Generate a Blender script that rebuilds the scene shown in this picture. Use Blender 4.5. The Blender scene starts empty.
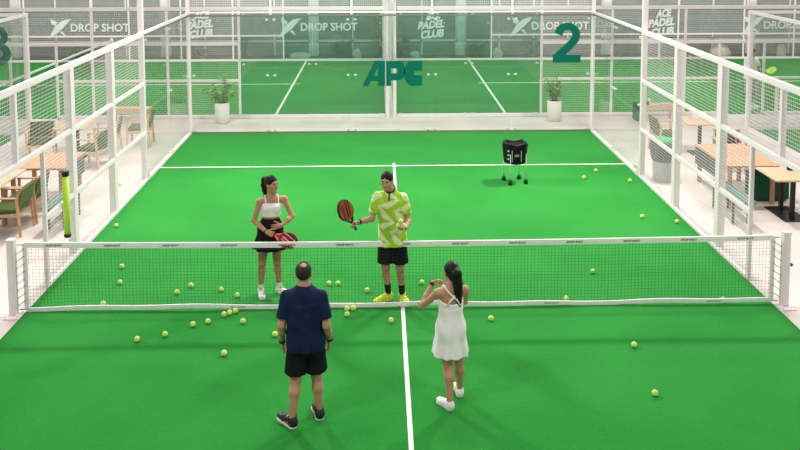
import bpy, bmesh, math, random
import numpy as np
from mathutils import Vector, Matrix
PI = math.pi
SC = bpy.context.scene
COL = SC.collection
random.seed(7)

# ------------------------------------------------------------------ materials
def mat(name, col, rough=0.6, spec=0.3, metal=0.0, var=None, scale=20.0, sheen=0.0, emit=None, detail=4.0):
    m = bpy.data.materials.new(name); m.use_nodes = True
    nt = m.node_tree; b = nt.nodes['Principled BSDF']
    b.inputs['Base Color'].default_value = (*col, 1)
    b.inputs['Roughness'].default_value = rough
    b.inputs['Specular IOR Level'].default_value = spec
    b.inputs['Metallic'].default_value = metal
    if sheen: b.inputs['Sheen Weight'].default_value = sheen
    tc = nt.nodes.new('ShaderNodeTexCoord'); nz = nt.nodes.new('ShaderNodeTexNoise')
    nz.inputs['Scale'].default_value = scale; nz.inputs['Detail'].default_value = detail
    nt.links.new(tc.outputs['Object'], nz.inputs['Vector'])
    cr = nt.nodes.new('ShaderNodeValToRGB')
    v = var if var is not None else 0.06
    cr.color_ramp.elements[0].position = .3; cr.color_ramp.elements[1].position = .7
    cr.color_ramp.elements[0].color = (*[max(0, c*(1-v)) for c in col], 1)
    cr.color_ramp.elements[1].color = (*[min(1, c*(1+v)) for c in col], 1)
    nt.links.new(nz.outputs['Fac'], cr.inputs['Fac'])
    nt.links.new(cr.outputs['Color'], b.inputs['Base Color'])
    return m

def glass(name, tint, gloss=1.0, haze=0.0, hazecol=(.7, .75, .7)):
    m = bpy.data.materials.new(name); m.use_nodes = True
    nt = m.node_tree; nt.nodes.remove(nt.nodes['Principled BSDF'])
    out = nt.nodes['Material Output']
    tr = nt.nodes.new('ShaderNodeBsdfTransparent'); tr.inputs[0].default_value = (*tint, 1)
    gl = nt.nodes.new('ShaderNodeBsdfGlossy'); gl.inputs['Roughness'].default_value = .02
    lw = nt.nodes.new('ShaderNodeLayerWeight'); lw.inputs[0].default_value = .5
    pw = nt.nodes.new('ShaderNodeMath'); pw.operation = 'POWER'; pw.inputs[1].default_value = 5
    ml = nt.nodes.new('ShaderNodeMath'); ml.operation = 'MULTIPLY_ADD'; ml.inputs[1].default_value = .5; ml.inputs[2].default_value = .022
    nt.links.new(lw.outputs['Facing'], pw.inputs[0]); nt.links.new(pw.outputs[0], ml.inputs[0]); fr = ml
    mx = nt.nodes.new('ShaderNodeMixShader')
    mu = nt.nodes.new('ShaderNodeMath'); mu.operation = 'MULTIPLY'; mu.inputs[1].default_value = gloss
    nt.links.new(fr.outputs[0], mu.inputs[0]); nt.links.new(mu.outputs[0], mx.inputs[0])
    nt.links.new(tr.outputs[0], mx.inputs[1]); nt.links.new(gl.outputs[0], mx.inputs[2])
    last = mx
    if haze:
        df = nt.nodes.new('ShaderNodeBsdfDiffuse'); df.inputs[0].default_value = (*hazecol, 1)
        nz = nt.nodes.new('ShaderNodeTexNoise'); nz.inputs['Scale'].default_value = 1.1
        tc = nt.nodes.new('ShaderNodeTexCoord'); nt.links.new(tc.outputs['Object'], nz.inputs['Vector'])
        mr = nt.nodes.new('ShaderNodeMapRange'); mr.inputs[3].default_value = haze*.8; mr.inputs[4].default_value = haze*1.2
        nt.links.new(nz.outputs['Fac'], mr.inputs[0])
        m2 = nt.nodes.new('ShaderNodeMixShader'); nt.links.new(mr.outputs[0], m2.inputs[0])
        nt.links.new(mx.outputs[0], m2.inputs[1]); nt.links.new(df.outputs[0], m2.inputs[2]); last = m2
    nt.links.new(last.outputs[0], out.inputs['Surface'])
    return m

def wood(name, a, b, rough=.45):
    m = mat(name, a, rough)
    nt = m.node_tree; bs = nt.nodes['Principled BSDF']
    w = nt.nodes.new('ShaderNodeTexWave'); w.inputs['Scale'].default_value = 3.0; w.inputs['Distortion'].default_value = 6
    w.inputs['Detail'].default_value = 3; w.bands_direction = 'X'
    tc = nt.nodes.new('ShaderNodeTexCoord'); mp = nt.nodes.new('ShaderNodeMapping'); mp.inputs['Scale'].default_value = (3, .5, 3)
    nt.links.new(tc.outputs['Object'], mp.inputs[0]); nt.links.new(mp.outputs[0], w.inputs['Vector'])
    r = nt.nodes.new('ShaderNodeValToRGB'); r.color_ramp.elements[0].color = (*a, 1); r.color_ramp.elements[1].color = (*b, 1)
    nt.links.new(w.outputs['Fac'], r.inputs[0]); nt.links.new(r.outputs[0], bs.inputs['Base Color'])
    return m

def turf_mat(name, a, b):
    m = mat(name, a, .95, .06, sheen=0.06)
    nt = m.node_tree; bs = nt.nodes['Principled BSDF']
    tc = nt.nodes.new('ShaderNodeTexCoord')
    n1 = nt.nodes.new('ShaderNodeTexNoise'); n1.inputs['Scale'].default_value = .55; n1.inputs['Detail'].default_value = 3
    n2 = nt.nodes.new('ShaderNodeTexNoise'); n2.inputs['Scale'].default_value = 45; n2.inputs['Detail'].default_value = 5
    for n in (n1, n2): nt.links.new(tc.outputs['Object'], n.inputs['Vector'])
    ad = nt.nodes.new('ShaderNodeMath'); ad.operation = 'ADD'
    mu = nt.nodes.new('ShaderNodeMath'); mu.operation = 'MULTIPLY'; mu.inputs[1].default_value = .6
    nt.links.new(n2.outputs['Fac'], mu.inputs[0]); nt.links.new(n1.outputs['Fac'], ad.inputs[0]); nt.links.new(mu.outputs[0], ad.inputs[1])
    r = nt.nodes.new('ShaderNodeValToRGB'); r.color_ramp.elements[0].position = .5; r.color_ramp.elements[1].position = 1.1 if False else 1.0
    r.color_ramp.elements[0].color = (*a, 1); r.color_ramp.elements[1].color = (*b, 1)
    nt.links.new(ad.outputs[0], r.inputs[0]); nt.links.new(r.outputs[0], bs.inputs['Base Color'])
    bp = nt.nodes.new('ShaderNodeBump'); bp.inputs['Strength'].default_value = .25; bp.inputs['Distance'].default_value = .01
    nt.links.new(n2.outputs['Fac'], bp.inputs['Height']); nt.links.new(bp.outputs[0], bs.inputs['Normal'])
    return m

M = {}
M['turf'] = turf_mat('turf_green', (.011, .19, .022), (.022, .25, .033))
M['line'] = mat('line_white', (.86, .84, .76), .8)
M['concrete'] = mat('concrete_beige', (.70, .63, .575), .34, .3, var=.08, scale=1.3, detail=8)
M['garden'] = mat('garden_soil', (.12, .16, .09), .9, var=.4, scale=3)
M['white'] = mat('white_paint', (.90, .81, .82), .45, .4, var=.02)
M['wire'] = mat('white_wire', (.88, .80, .81), .5, .3, var=.02)
M['col'] = mat('column_plaster', (.84, .84, .78), .7, var=.03)
M['glass'] = glass('clear_glass', (.96, .975, .965), 1.0, .025, (.75, .74, .73))
M['glassfar'] = glass('far_glass', (.82, .92, .88), .9, .04, (.35, .6, .48))
M['glassedge'] = mat('dark_glass_edge', (.19, .18, .14), .3)
M['pane'] = glass('grey_window', (.5, .54, .5), .8, .55, (.47, .50, .48))
M['banner'] = glass('grey_windscreen', (.72, .74, .72), .0, .42, (.34, .37, .36))
M['clip'] = mat('steel_clip', (.75, .76, .75), .3, metal=.4)
M['netcord'] = mat('net_cord', (.06, .07, .06), .8)
M['netband'] = mat('net_band', (.86, .84, .82), .7, var=.03)
M['ink'] = mat('dark_ink', (.09, .09, .10), .7)
M['vinyl'] = mat('white_vinyl', (.74, .76, .75), .6)
M['teal'] = mat('teal_vinyl', (.002, .13, .085), .8, .1, var=.03)
M['black'] = mat('black_plastic', (.018, .018, .02), .5)
M['blackfab'] = mat('black_fabric', (.010, .010, .012), .9, .15, var=.25, scale=60)
M['navy'] = mat('navy_fabric', (.007, .016, .055), .85, .2, var=.25, scale=12)
M['whitefab'] = mat('white_fabric', (.90, .86, .83), .85, sheen=.1, var=.03)
M['ball'] = mat('ball_felt', (.62, .80, .10), .9, sheen=.4, var=.08, scale=90)
M['seam'] = mat('ball_seam', (.85, .88, .7), .8)
M['wood'] = wood('oak', (.47, .27, .15), (.60, .37, .22))
M['woodpale'] = wood('pale_oak', (.58, .39, .24), (.68, .49, .32))
M['olive'] = mat('olive_cushion', (.095, .135, .04), .9, var=.15, scale=40)
M['bottle'] = mat('dark_green_cushion', (.012, .10, .05), .8, var=.1)
M['tealwood'] = mat('teal_slat', (.10, .20, .17), .5)
M['greymetal'] = mat('dark_grey_panel', (.10, .11, .11), .5)
M['bin'] = mat('grey_bin', (.42, .42, .42), .5)
M['binliner'] = mat('dark_liner', (.11, .11, .11), .6, var=.2)
M['greenbag'] = mat('green_bag', (.05, .42, .14), .5)
M['tube'] = mat('lime_tube', (.52, .82, .06), .4)
M['pot'] = mat('white_pot', (.83, .80, .76), .5)
M['leaf'] = mat('leaf_green', (.24, .44, .11), .6, var=.4, scale=8)
M['leafy'] = mat('leaf_yellow_green', (.30, .42, .12), .6, var=.4, scale=8)
M['leafd'] = mat('leaf_dark', (.05, .28, .07), .6, var=.5, scale=6)
M['stem'] = mat('brown_stem', (.16, .10, .05), .8)
M['soil'] = mat('soil', (.05, .035, .025), .95)
M['rock'] = mat('pale_rock', (.62, .57, .50), .9, var=.2, scale=5)
M['red'] = mat('racket_red', (.78, .035, .02), .4)
M['orange'] = mat('racket_orange', (.34, .055, .018), .45, var=.3, scale=14)
M['carbon'] = mat('racket_carbon', (.018, .018, .024), .6, .12, var=.4, scale=30)
M['blue'] = mat('racket_blue', (.10, .16, .33), .4)
M['maroon'] = mat('glass_maroon', (.28, .07, .06), .2)
M['grey'] = mat('light_grey', (.55, .54, .53), .6)
M['trouser'] = mat('beige_grey_trouser', (.42, .40, .38), .8)

# ------------------------------------------------------------------ mesh helpers
class MB:
    def __init__(s): s.v = []; s.f = []; s.m = []; s.mi = 0; s.smooth = []
    def add(s, vs, fs, smooth=False):
        o = len(s.v); s.v.extend([tuple(v) for v in vs])
        for f in fs: s.f.append([i+o for i in f]); s.m.append(s.mi); s.smooth.append(smooth)
        return s
    def box(s, lo, hi):
        x0, y0, z0 = lo; x1, y1, z1 = hi
        return s.add([(x0,y0,z0),(x1,y0,z0),(x1,y1,z0),(x0,y1,z0),(x0,y0,z1),(x1,y0,z1),(x1,y1,z1),(x0,y1,z1)],
              [(0,3,2,1),(4,5,6,7),(0,1,5,4),(1,2,6,5),(2,3,7,6),(3,0,4,7)])
    def rbox(s, lo, hi, r=.02, n=3):
        """box with rounded vertical edges and a small top chamfer"""
        x0, y0, z0 = lo; x1, y1, z1 = hi; r = min(r, (x1-x0)/2.01, (y1-y0)/2.01)
        def ring(ins, z):
            o = []
            for cx, cy, a0 in ((x1-r, y1-r, 0), (x0+r, y1-r, PI/2), (x0+r, y0+r, PI), (x1-r, y0+r, 1.5*PI)):
                for k in range(n+1):
                    a = a0 + k*PI/2/n; o.append((cx+(r-ins)*math.cos(a), cy+(r-ins)*math.sin(a), z))
            return o
        c = min(r*.5, (z1-z0)*.3)
        R = [ring(c, z0), ring(0, z0+c), ring(0, z1-c), ring(c, z1)]
        return s.loft(R)
    def loft(s, R, caps=True, smooth=False, closed=True):
        N = len(R[0]); vs = [p for r in R for p in r]; fs = []
        for i in range(len(R)-1):
            for j in range(N if closed else N-1):
                k = (j+1) % N
                fs.append((i*N+j, i*N+k, (i+1)*N+k, (i+1)*N+j))
        if caps: fs.append(tuple(reversed(range(N)))); fs.append(tuple(range((len(R)-1)*N, len(R)*N)))
        return s.add(vs, fs, smooth)
    def bar(s, a, b, w, h=None, up=(0, 0, 1)):
        a = Vector(a); b = Vector(b); d = (b-a).normalized(); u = Vector(up)
        if abs(d.dot(u)) > .95: u = Vector((0, 1, 0))
        x = d.cross(u).normalized(); y = x.cross(d); h = h or w
        q = [(-1,-1),(1,-1),(1,1),(-1,1)]
        return s.loft([[p + x*i*w/2 + y*j*h/2 for i, j in q] for p in (a, b)])
    def tube(s, pts, r, n=8, smooth=True):
        pts = [Vector(p) for p in pts]; R = []; prev = None
        for i, p in enumerate(pts):
            d = (pts[min(i+1, len(pts)-1)] - pts[max(i-1, 0)]).normalized()
            if prev is None:
                u = Vector((0, 0, 1)) if abs(d.z) < .9 else Vector((1, 0, 0))
                x = d.cross(u).normalized()
            else: x = (prev - d*prev.dot(d)).normalized()
            prev = x; y = d.cross(x); rr = r[i] if isinstance(r, (list, tuple)) else r
            R.append([p + (x*math.cos(2*PI*k/n) + y*math.sin(2*PI*k/n))*rr for k in range(n)])
        return s.loft(R, smooth=smooth)
    def lathe(s, prof, c=(0, 0, 0), n=24, smooth=True):
        c = Vector(c); R = [[c + Vector((r*math.cos(2*PI*k/n), r*math.sin(2*PI*k/n), z)) for k in range(n)] for r, z in prof]
        return s.loft(R, smooth=smooth)
    def sphere(s, c, r, n=16, m=10, sc=(1, 1, 1), jit=0, rnd=None):
        c = Vector(c); vs = [c + Vector((0, 0, r*sc[2]))]; fs = []
        for i in range(1, m):
            t = PI*i/m
            for k in range(n):
                a = 2*PI*k/n; q = r*(1 + (rnd.uniform(-jit, jit) if jit else 0))
                vs.append(c + Vector((q*sc[0]*math.sin(t)*math.cos(a), q*sc[1]*math.sin(t)*math.sin(a), q*sc[2]*math.cos(t))))
        vs.append(c - Vector((0, 0, r*sc[2])))
        for k in range(n):
            fs.append((0, 1+k, 1+(k+1) % n)); b = 1+(m-2)*n; fs.append((len(vs)-1, b+(k+1) % n, b+k))
        for i in range(m-2):
            for k in range(n): fs.append((1+i*n+k, 1+(i+1)*n+k, 1+(i+1)*n+(k+1) % n, 1+i*n+(k+1) % n))
        return s.add(vs, fs, True)
    def prism(s, poly, fn, t):
        """2-D outline extruded: fn(u, v, w) -> point, thickness t"""
        N = len(poly)
        return s.add([fn(u, v, 0) for u, v in poly] + [fn(u, v, t) for u, v in poly],
              [tuple(reversed(range(N))), tuple(range(N, 2*N))] + [(i, (i+1) % N, N+(i+1) % N, N+i) for i in range(N)])
    def wire(s, a, b, w, ax):
        """thin 4-sided wire without end caps; ax 0/1/2 is its direction"""
        o = [i for i in range(3) if i != ax]; vs = []
        for p in (a, b):
            for i, j in ((-1, -1), (1, -1), (1, 1), (-1, 1)):
                q = list(p); q[o[0]] += i*w/2; q[o[1]] += j*w/2; vs.append(q)
        return s.add(vs, [(0, 1, 5, 4), (1, 2, 6, 5), (2, 3, 7, 6), (3, 0, 4, 7)])
    def build(s, name, mats, parent=None, loc=(0, 0, 0)):
        me = bpy.data.meshes.new(name); me.from_pydata(s.v, [], s.f)
        if not isinstance(mats, (list, tuple)): mats = [mats]
        for m in mats: me.materials.append(m)
        me.polygons.foreach_set('material_index', s.m); me.polygons.foreach_set('use_smooth', s.smooth)
        bm = bmesh.new(); bm.from_mesh(me); bmesh.ops.recalc_face_normals(bm, faces=bm.faces[:]); bm.to_mesh(me); bm.free()
        o = bpy.data.objects.new(name, me); COL.objects.link(o); o.location = loc
        if parent: o.parent = parent
        return o

def tag(o, label=None, cat=None, group=None, kind=None):
    if label: o['label'] = label
    if cat: o['category'] = cat
    if group: o['group'] = group
    if kind: o['kind'] = kind
    return o
def thing(name, label, cat, loc=(0, 0, 0), rz=0, group=None):
    o = bpy.data.objects.new(name, None); COL.objects.link(o); o.empty_display_size = .1
    o.location = loc; o.rotation_euler = (0, 0, rz)
    return tag(o, label, cat, group)
def copy_tree(o, parent=None):
    c = o.copy(); COL.objects.link(c)
    if parent: c.parent = parent
    for ch in o.children: copy_tree(ch, c)
    return c
def text_mesh(body, size, fn, t=.004, bold=.0, shear=0, space=1.0, align='CENTER', width=None):
    """letters as solid mesh data placed by fn(u, v, w)"""
    cu = bpy.data.curves.new('t', 'FONT'); cu.body = body; cu.size = size; cu.offset = bold; cu.shear = shear
    cu.space_character = space; cu.align_x = align; cu.extrude = t/2; cu.resolution_u = 3
    o = bpy.data.objects.new('t', cu); COL.objects.link(o); bpy.context.view_layer.update()
    me = o.to_mesh(); vs = [tuple(v.co) for v in me.vertices]; fs = [tuple(p.vertices) for p in me.polygons]
    o.to_mesh_clear(); bpy.data.objects.remove(o); bpy.data.curves.remove(cu)
    xs = [v[0] for v in vs]; k = 1.0
    if width: k = width/(max(xs)-min(xs))
    mb = MB(); mb.add([fn(v[0]*k, v[1], v[2]+t/2) for v in vs], fs); return mb
def poly_fill(mb, outer, holes, fn, t):
    """flat letter with holes as a solid"""
    bm = bmesh.new(); ed = []
    for loop in [outer]+holes:
        vs = [bm.verts.new((u, v, 0)) for u, v in loop]
        ed += [bm.edges.new((vs[i], vs[(i+1) % len(vs)])) for i in range(len(vs))]
    bmesh.ops.triangle_fill(bm, edges=ed, use_beauty=True)
    r = bmesh.ops.extrude_face_region(bm, geom=bm.faces[:])
    for e in r['geom']:
        if isinstance(e, bmesh.types.BMVert): e.co.z += t
    bm.verts.index_update()
    mb.add([fn(*v.co) for v in bm.verts], [[v.index for v in f.verts] for f in bm.faces]); bm.free()
# ------------------------------------------------------------------ setting
def slab(name, x0, x1, y0, y1, z0, z1, m, kind='structure'):
    return tag(MB().box((x0, y0, z0), (x1, y1, z1)).build(name, m), kind=kind)
slab('floor', -30, 30, -16, 22.4, -.25, 0, M['concrete'])
slab('garden_bed', -34, 34, 22.4, 40, -.3, -.02, M['garden'])
TZ = .012
def court(name, x0, x1, y0, y1, lines):
    t = slab(name, x0, x1, y0, y1, .0, TZ, M['turf'])
    for a in lines:
        MB().box((a[0], a[2], TZ-.002), (a[1], a[3], TZ+.003)).build('court_line', M['line'], t)
    return t
court('court_turf', -5, 5, -10, 10, [(-5, 5, 6.925, 6.975), (-.025, .025, -7.15, 6.92), (-.025, .025, 6.98, 7.15), (-5, 5, -6.975, -6.925)])
court('court_turf', -20.2, -.16, 11.9, 21.95, [(-3.2, -3.13, 11.9, 21.95), (-17.1, -17.03, 11.9, 21.95), (-17.2, -2.95, 16.9, 16.97)])
court('court_turf', .16, 20.2, 11.9, 21.95, [(3.13, 3.2, 11.9, 21.95), (17.03, 17.1, 11.9, 21.95), (2.95, 17.2, 16.9, 16.97)])
court('court_turf', -19, -9.06, -10, 10, [(-19, -9.06, 6.925, 6.975)])
court('court_turf', 9.06, 19, -10, 10, [(9.06, 19, 6.925, 6.975)])
# back of the hall: columns, glazing, shrubs outside
for i in range(-5, 6):
    x = 6*i - 3
    tag(MB().rbox((x-.15, 23.5, -.3), (x+.15, 23.85, 7), .02).build('column', M['col']), kind='structure')
n = 0
for i in range(-5, 5):
    n += 1
    x0 = 6*i - 3 + .15; x1 = x0 + 5.7
    fr = MB()
    for z in (-.15, .58, 2.35, 5.0): fr.box((x0, 23.63, z-.045), (x1, 23.71, z+.045))
    for k in range(5):
        x = x0 + .03 + (x1-x0-.06)*k/4; fr.box((x-.03, 23.63, -.2), (x+.03, 23.71, 5.0))
    w = tag(fr.build('window_%d' % n, M['white']), kind='structure')
    MB().box((x0, 23.66, -.15), (x1, 23.68, 5.0)).build('pane', M['pane'], w)
slab('wall_back', -34, 34, 23.55, 23.8, 5.0, 7.0, M['col'])
slab('wall_base', -34, 34, 23.55, 23.8, -.3, -.15, M['col'])

# ------------------------------------------------------------------ welded mesh and fences
PAT = .05; PATZ = .052
def mesh_panel(mb, ax, c, a, b, z0, z1, w=.003):
    """wires in the plane (ax = direction the panel runs), c = other coordinate"""
    def P(s, z): return (s, c, z) if ax == 0 else (c, s, z)
    k = int(round((b-a)/PAT)); kz = int(round((z1-z0)/PATZ))
    for i in range(1, k): s = a+(b-a)*i/k; mb.wire(P(s, z0), P(s, z1), w*.6, 2)
    for j in range(1, kz): z = z0+(z1-z0)*j/kz; mb.wire(P(a, z), P(b, z), w*1.4, ax)
    return mb
def rail(ax, c, a, b, z, w, h):
    lo = (a, c-w/2, z-h/2) if ax == 0 else (c-w/2, a, z-h/2); hi = (b, c+w/2, z+h/2) if ax == 0 else (c+w/2, b, z+h/2)
    return MB().box(lo, hi)
def post(par, x, y, z0, z1, wx, wy, plate=False):
    mb = MB().rbox((x-wx/2, y-wy/2, z0), (x+wx/2, y+wy/2, z1), .008, 2)
    if plate and z0 < .1: mb.box((x-wx/2-.04, y-wy/2-.04, .0), (x+wx/2+.04, y+wy/2+.04, .022))
    return mb.build('post', M['white'], par)
def glass_run(par, ax, c, a, b, n, z1, m, clips=True, edge=True, z0=.03):
    for i in range(n):
        s0 = a+(b-a)*i/n+.006; s1 = a+(b-a)*(i+1)/n-.006
        g = rail(ax, c, s0, s1, (z0+z1)/2, .012, z1-z0).build('glass_panel', m, par)
    if edge: rail(ax, c, a, b, z1+.015, .05, .04).build('top_edge', M['glassedge'], par)
    if clips:
        for i in range(n+1):
            s = a+(b-a)*i/n
            for z in (.09, 1.47, z1-.09):
                for d in ((-.09, .09) if 0 < i < n else ((.09,) if i == 0 else (-.09,))):
                    p = (s+d, c, z) if ax == 0 else (c, s+d, z)
                    MB().rbox((p[0]-.035, p[1]-.035, z-.022), (p[0]+.035, p[1]+.035, z+.022), .015, 3).build('clip', M['clip'], par)

# side fences of the near court
for sg, nm in ((-1, 'left'), (1, 'right')):
    X = 5.03*sg
    t = thing('side_fence', 'white steel side fence with welded mesh panels along the %s of the near court' % nm, 'fence', (0, 0, 0))
    post(t, X+.03*sg, 6.0, 0, 6.0, .10, .11)
    post(t, X+.03*sg, 4.0, 0, 2.99, .114, .16); post(t, X+.03*sg, 2.0, 0, 2.99, .114, .16)
    post(t, X+.02*sg, 0.0, 2.0, 3.0, .07, .08, False)
    post(t, X, .82, 0, 2.0, .06, .06); post(t, X, -.82, 0, 2.0, .06, .06)
    post(t, X+.02*sg, -2.0, 0, 3.0, .08, .15); post(t, X+.02*sg, -4.0, 0, 3.0, .08, .15)
    rail(1, X, -4, 6, 3.0, .06, .08).build('top_rail', M['white'], t)
    rail(1, X, -4, 6, 2.0, .05, .06).build('middle_rail', M['white'], t)
    for a, b in ((.85, 6), (-4, -.85)):
        rail(1, X, a, b, 1.0, .05, .06).build('lower_rail', M['white'], t)
        rail(1, X, a, b, .035, .07, .05).build('bottom_rail', M['white'], t)
    for a, b in ((4.07, 5.95), (2.07, 3.93), (.04, 1.93), (-1.93, -.04), (-3.93, -2.07)):
        mesh_panel(MB(), 1, X-.01*sg, a, b, 2.0, 3.0).build('mesh_panel', M['wire'], t)
    for a, b in ((4.07, 5.95), (2.07, 3.93), (.85, 1.93), (-1.93, -.85), (-3.93, -2.07)):
        mesh_panel(MB(), 1, X-.01*sg, a, b, 0.06, 2.0).build('mesh_panel', M['wire'], t)
    g = thing('glass_side_wall', 'clear glass side wall at the back %s corner of the near court' % nm, 'glass wall')
    glass_run(g, 1, X, 6.06, 10.0, 2, 2.95, M['glass'])
    rail(1, X, 6.06, 10.0, 3.01, .05, .06).build('top_rail', M['white'], g)
    rail(1, X, 6.06, 10.0, .03, .08, .06).build('base_rail', M['white'], g)
# back glass wall of the near court
bw = thing('glass_back_wall', 'clear glass back wall with green APC letters and big number 2', 'glass wall')
Y = 10.03
glass_run(bw, 0, Y, -5, 5, 5, 2.95, M['glass'])
rail(0, Y, -5, 5, .025, .05, .05).build('base_rail', M['glassedge'], bw)
for x in (-5.04, 5.04): post(bw, x, Y+.05, 0, 4.1, .09, .09)
for x in (-3, -1, 1, 3): post(bw, x, Y+.03, 2.98, 4.1, .055, .055, False)
rail(0, Y, -5, 5, 3.045, .03, .04).build('mesh_rail', M['white'], bw)
rail(0, Y, -5, 5, 4.05, .05, .07).build('mesh_rail', M['white'], bw)
for i in range(5): mesh_panel(MB(), 0, Y, -4.95+2*i, -3.05+2*i, 3.08, 4.02, .006).build('mesh_panel', M['wire'], bw)
FB = lambda u, v, w: (u, Y-.009-w, v)
def arc(cx, cy, r, a0, a1, n=8, ry=None): return [(cx+r*math.cos(math.radians(a0+(a1-a0)*k/n)), cy+(ry or r)*math.sin(math.radians(a0+(a1-a0)*k/n))) for k in range(n+1)]
# "APC" (0.63 m tall), cut straight and rounded like the sticker on the glass
def L(par, outer, holes, x0, z0, s, fn=FB, m='teal', nm='letter'):
    mb = MB(); f = lambda u, v, w: fn(x0+u*s, z0+v*s, w)
    poly_fill(mb, outer, holes, f, .003); return mb.build(nm, M[m], par)
z0 = 1.19; s = .63
L(bw, [(0, 0), (.50, 1), (.90, 1), (.90, 0), (.63, 0), (.63, .2), (.34, .2), (.25, 0)], [[(.43, .40), (.63, .40), (.63, .78)]], -.74, z0, s)
L(bw, [(0, 0), (.2, 0), (.2, .22), (.5, .22)]+arc(.5, .61, .26, -90, 90, 10, .39)+[(0, 1)], [[(.2, .5), (.45, .5), (.45, .7), (.2, .7)]], -.145, z0, s)
L(bw, [(.72, 0), (.72, .42), (.40, .42), (.40, .60), (.72, .60), (.72, 1), (.32, 1)]+arc(.32, .5, .32, 100, 260, 12, .5)+[(.32, 0)], [], .30, z0, s)
def digit2(): # outline of a bold 2, unit height, about 0.68 wide
    o = [(0, 0), (.70, 0), (.70, .19), (.33, .19)]
    o += [(.56, .43), (.64, .53)]
    o += arc(.355, .69, .325, -22, 170, 12, .31)
    o += [(.245, .66)] + list(reversed(arc(.36, .69, .125, 0, 165, 6, .13)))[0:0]
    o += arc(.36, .69, .12, 170, -25, 8, .125)
    o += [(.40, .545), (0, .17)]
    return o
L(bw, digit2(), [], 4.02, 1.76, 1.0, nm='number')
# corner glass of the two neighbouring courts
for sg, nm, tl in ((-1, 'left', 'and a green number 3'), (1, 'right', 'seen past the far right corner')):
    t = thing('glass_corner_wall', 'clear glass corner wall of the %s neighbouring court %s' % (nm, tl), 'glass wall')
    X = 9.0*sg
    glass_run(t, 0, Y, min(X, X+6*sg), max(X, X+6*sg), 3, 2.95, M['glass'], edge=False)
    glass_run(t, 1, X, 6.06, 9.97, 2, 2.95, M['glass'], edge=False)
    post(t, X, Y, 0, 3.04, .11, .11); post(t, X, 6.0, 0, 6, .1, .11)
    for z, h in ((3.0, .07), (.05, .10)):
        rail(0, Y, min(X, X+6*sg), max(X, X+6*sg), z, .06, h).build('rail', M['white'], t)
        rail(1, X, 6.06, 9.97, z, .07, h).build('rail', M['white'], t)
    if sg < 0:
        o3 = arc(.30, .73, .29, 150, -60, 12, .27) + arc(.31, .30, .34, 55, -150, 12, .30) + [(.16, .22)] + arc(.31, .30, .15, -150, 80, 8, .12) + [(.22, .43), (.22, .59), (.30, .6)] + arc(.30, .72, .12, -60, 150, 8, .12)
        L(t, o3, [], -10.02, 1.74, 1.0, nm='number')
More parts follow.
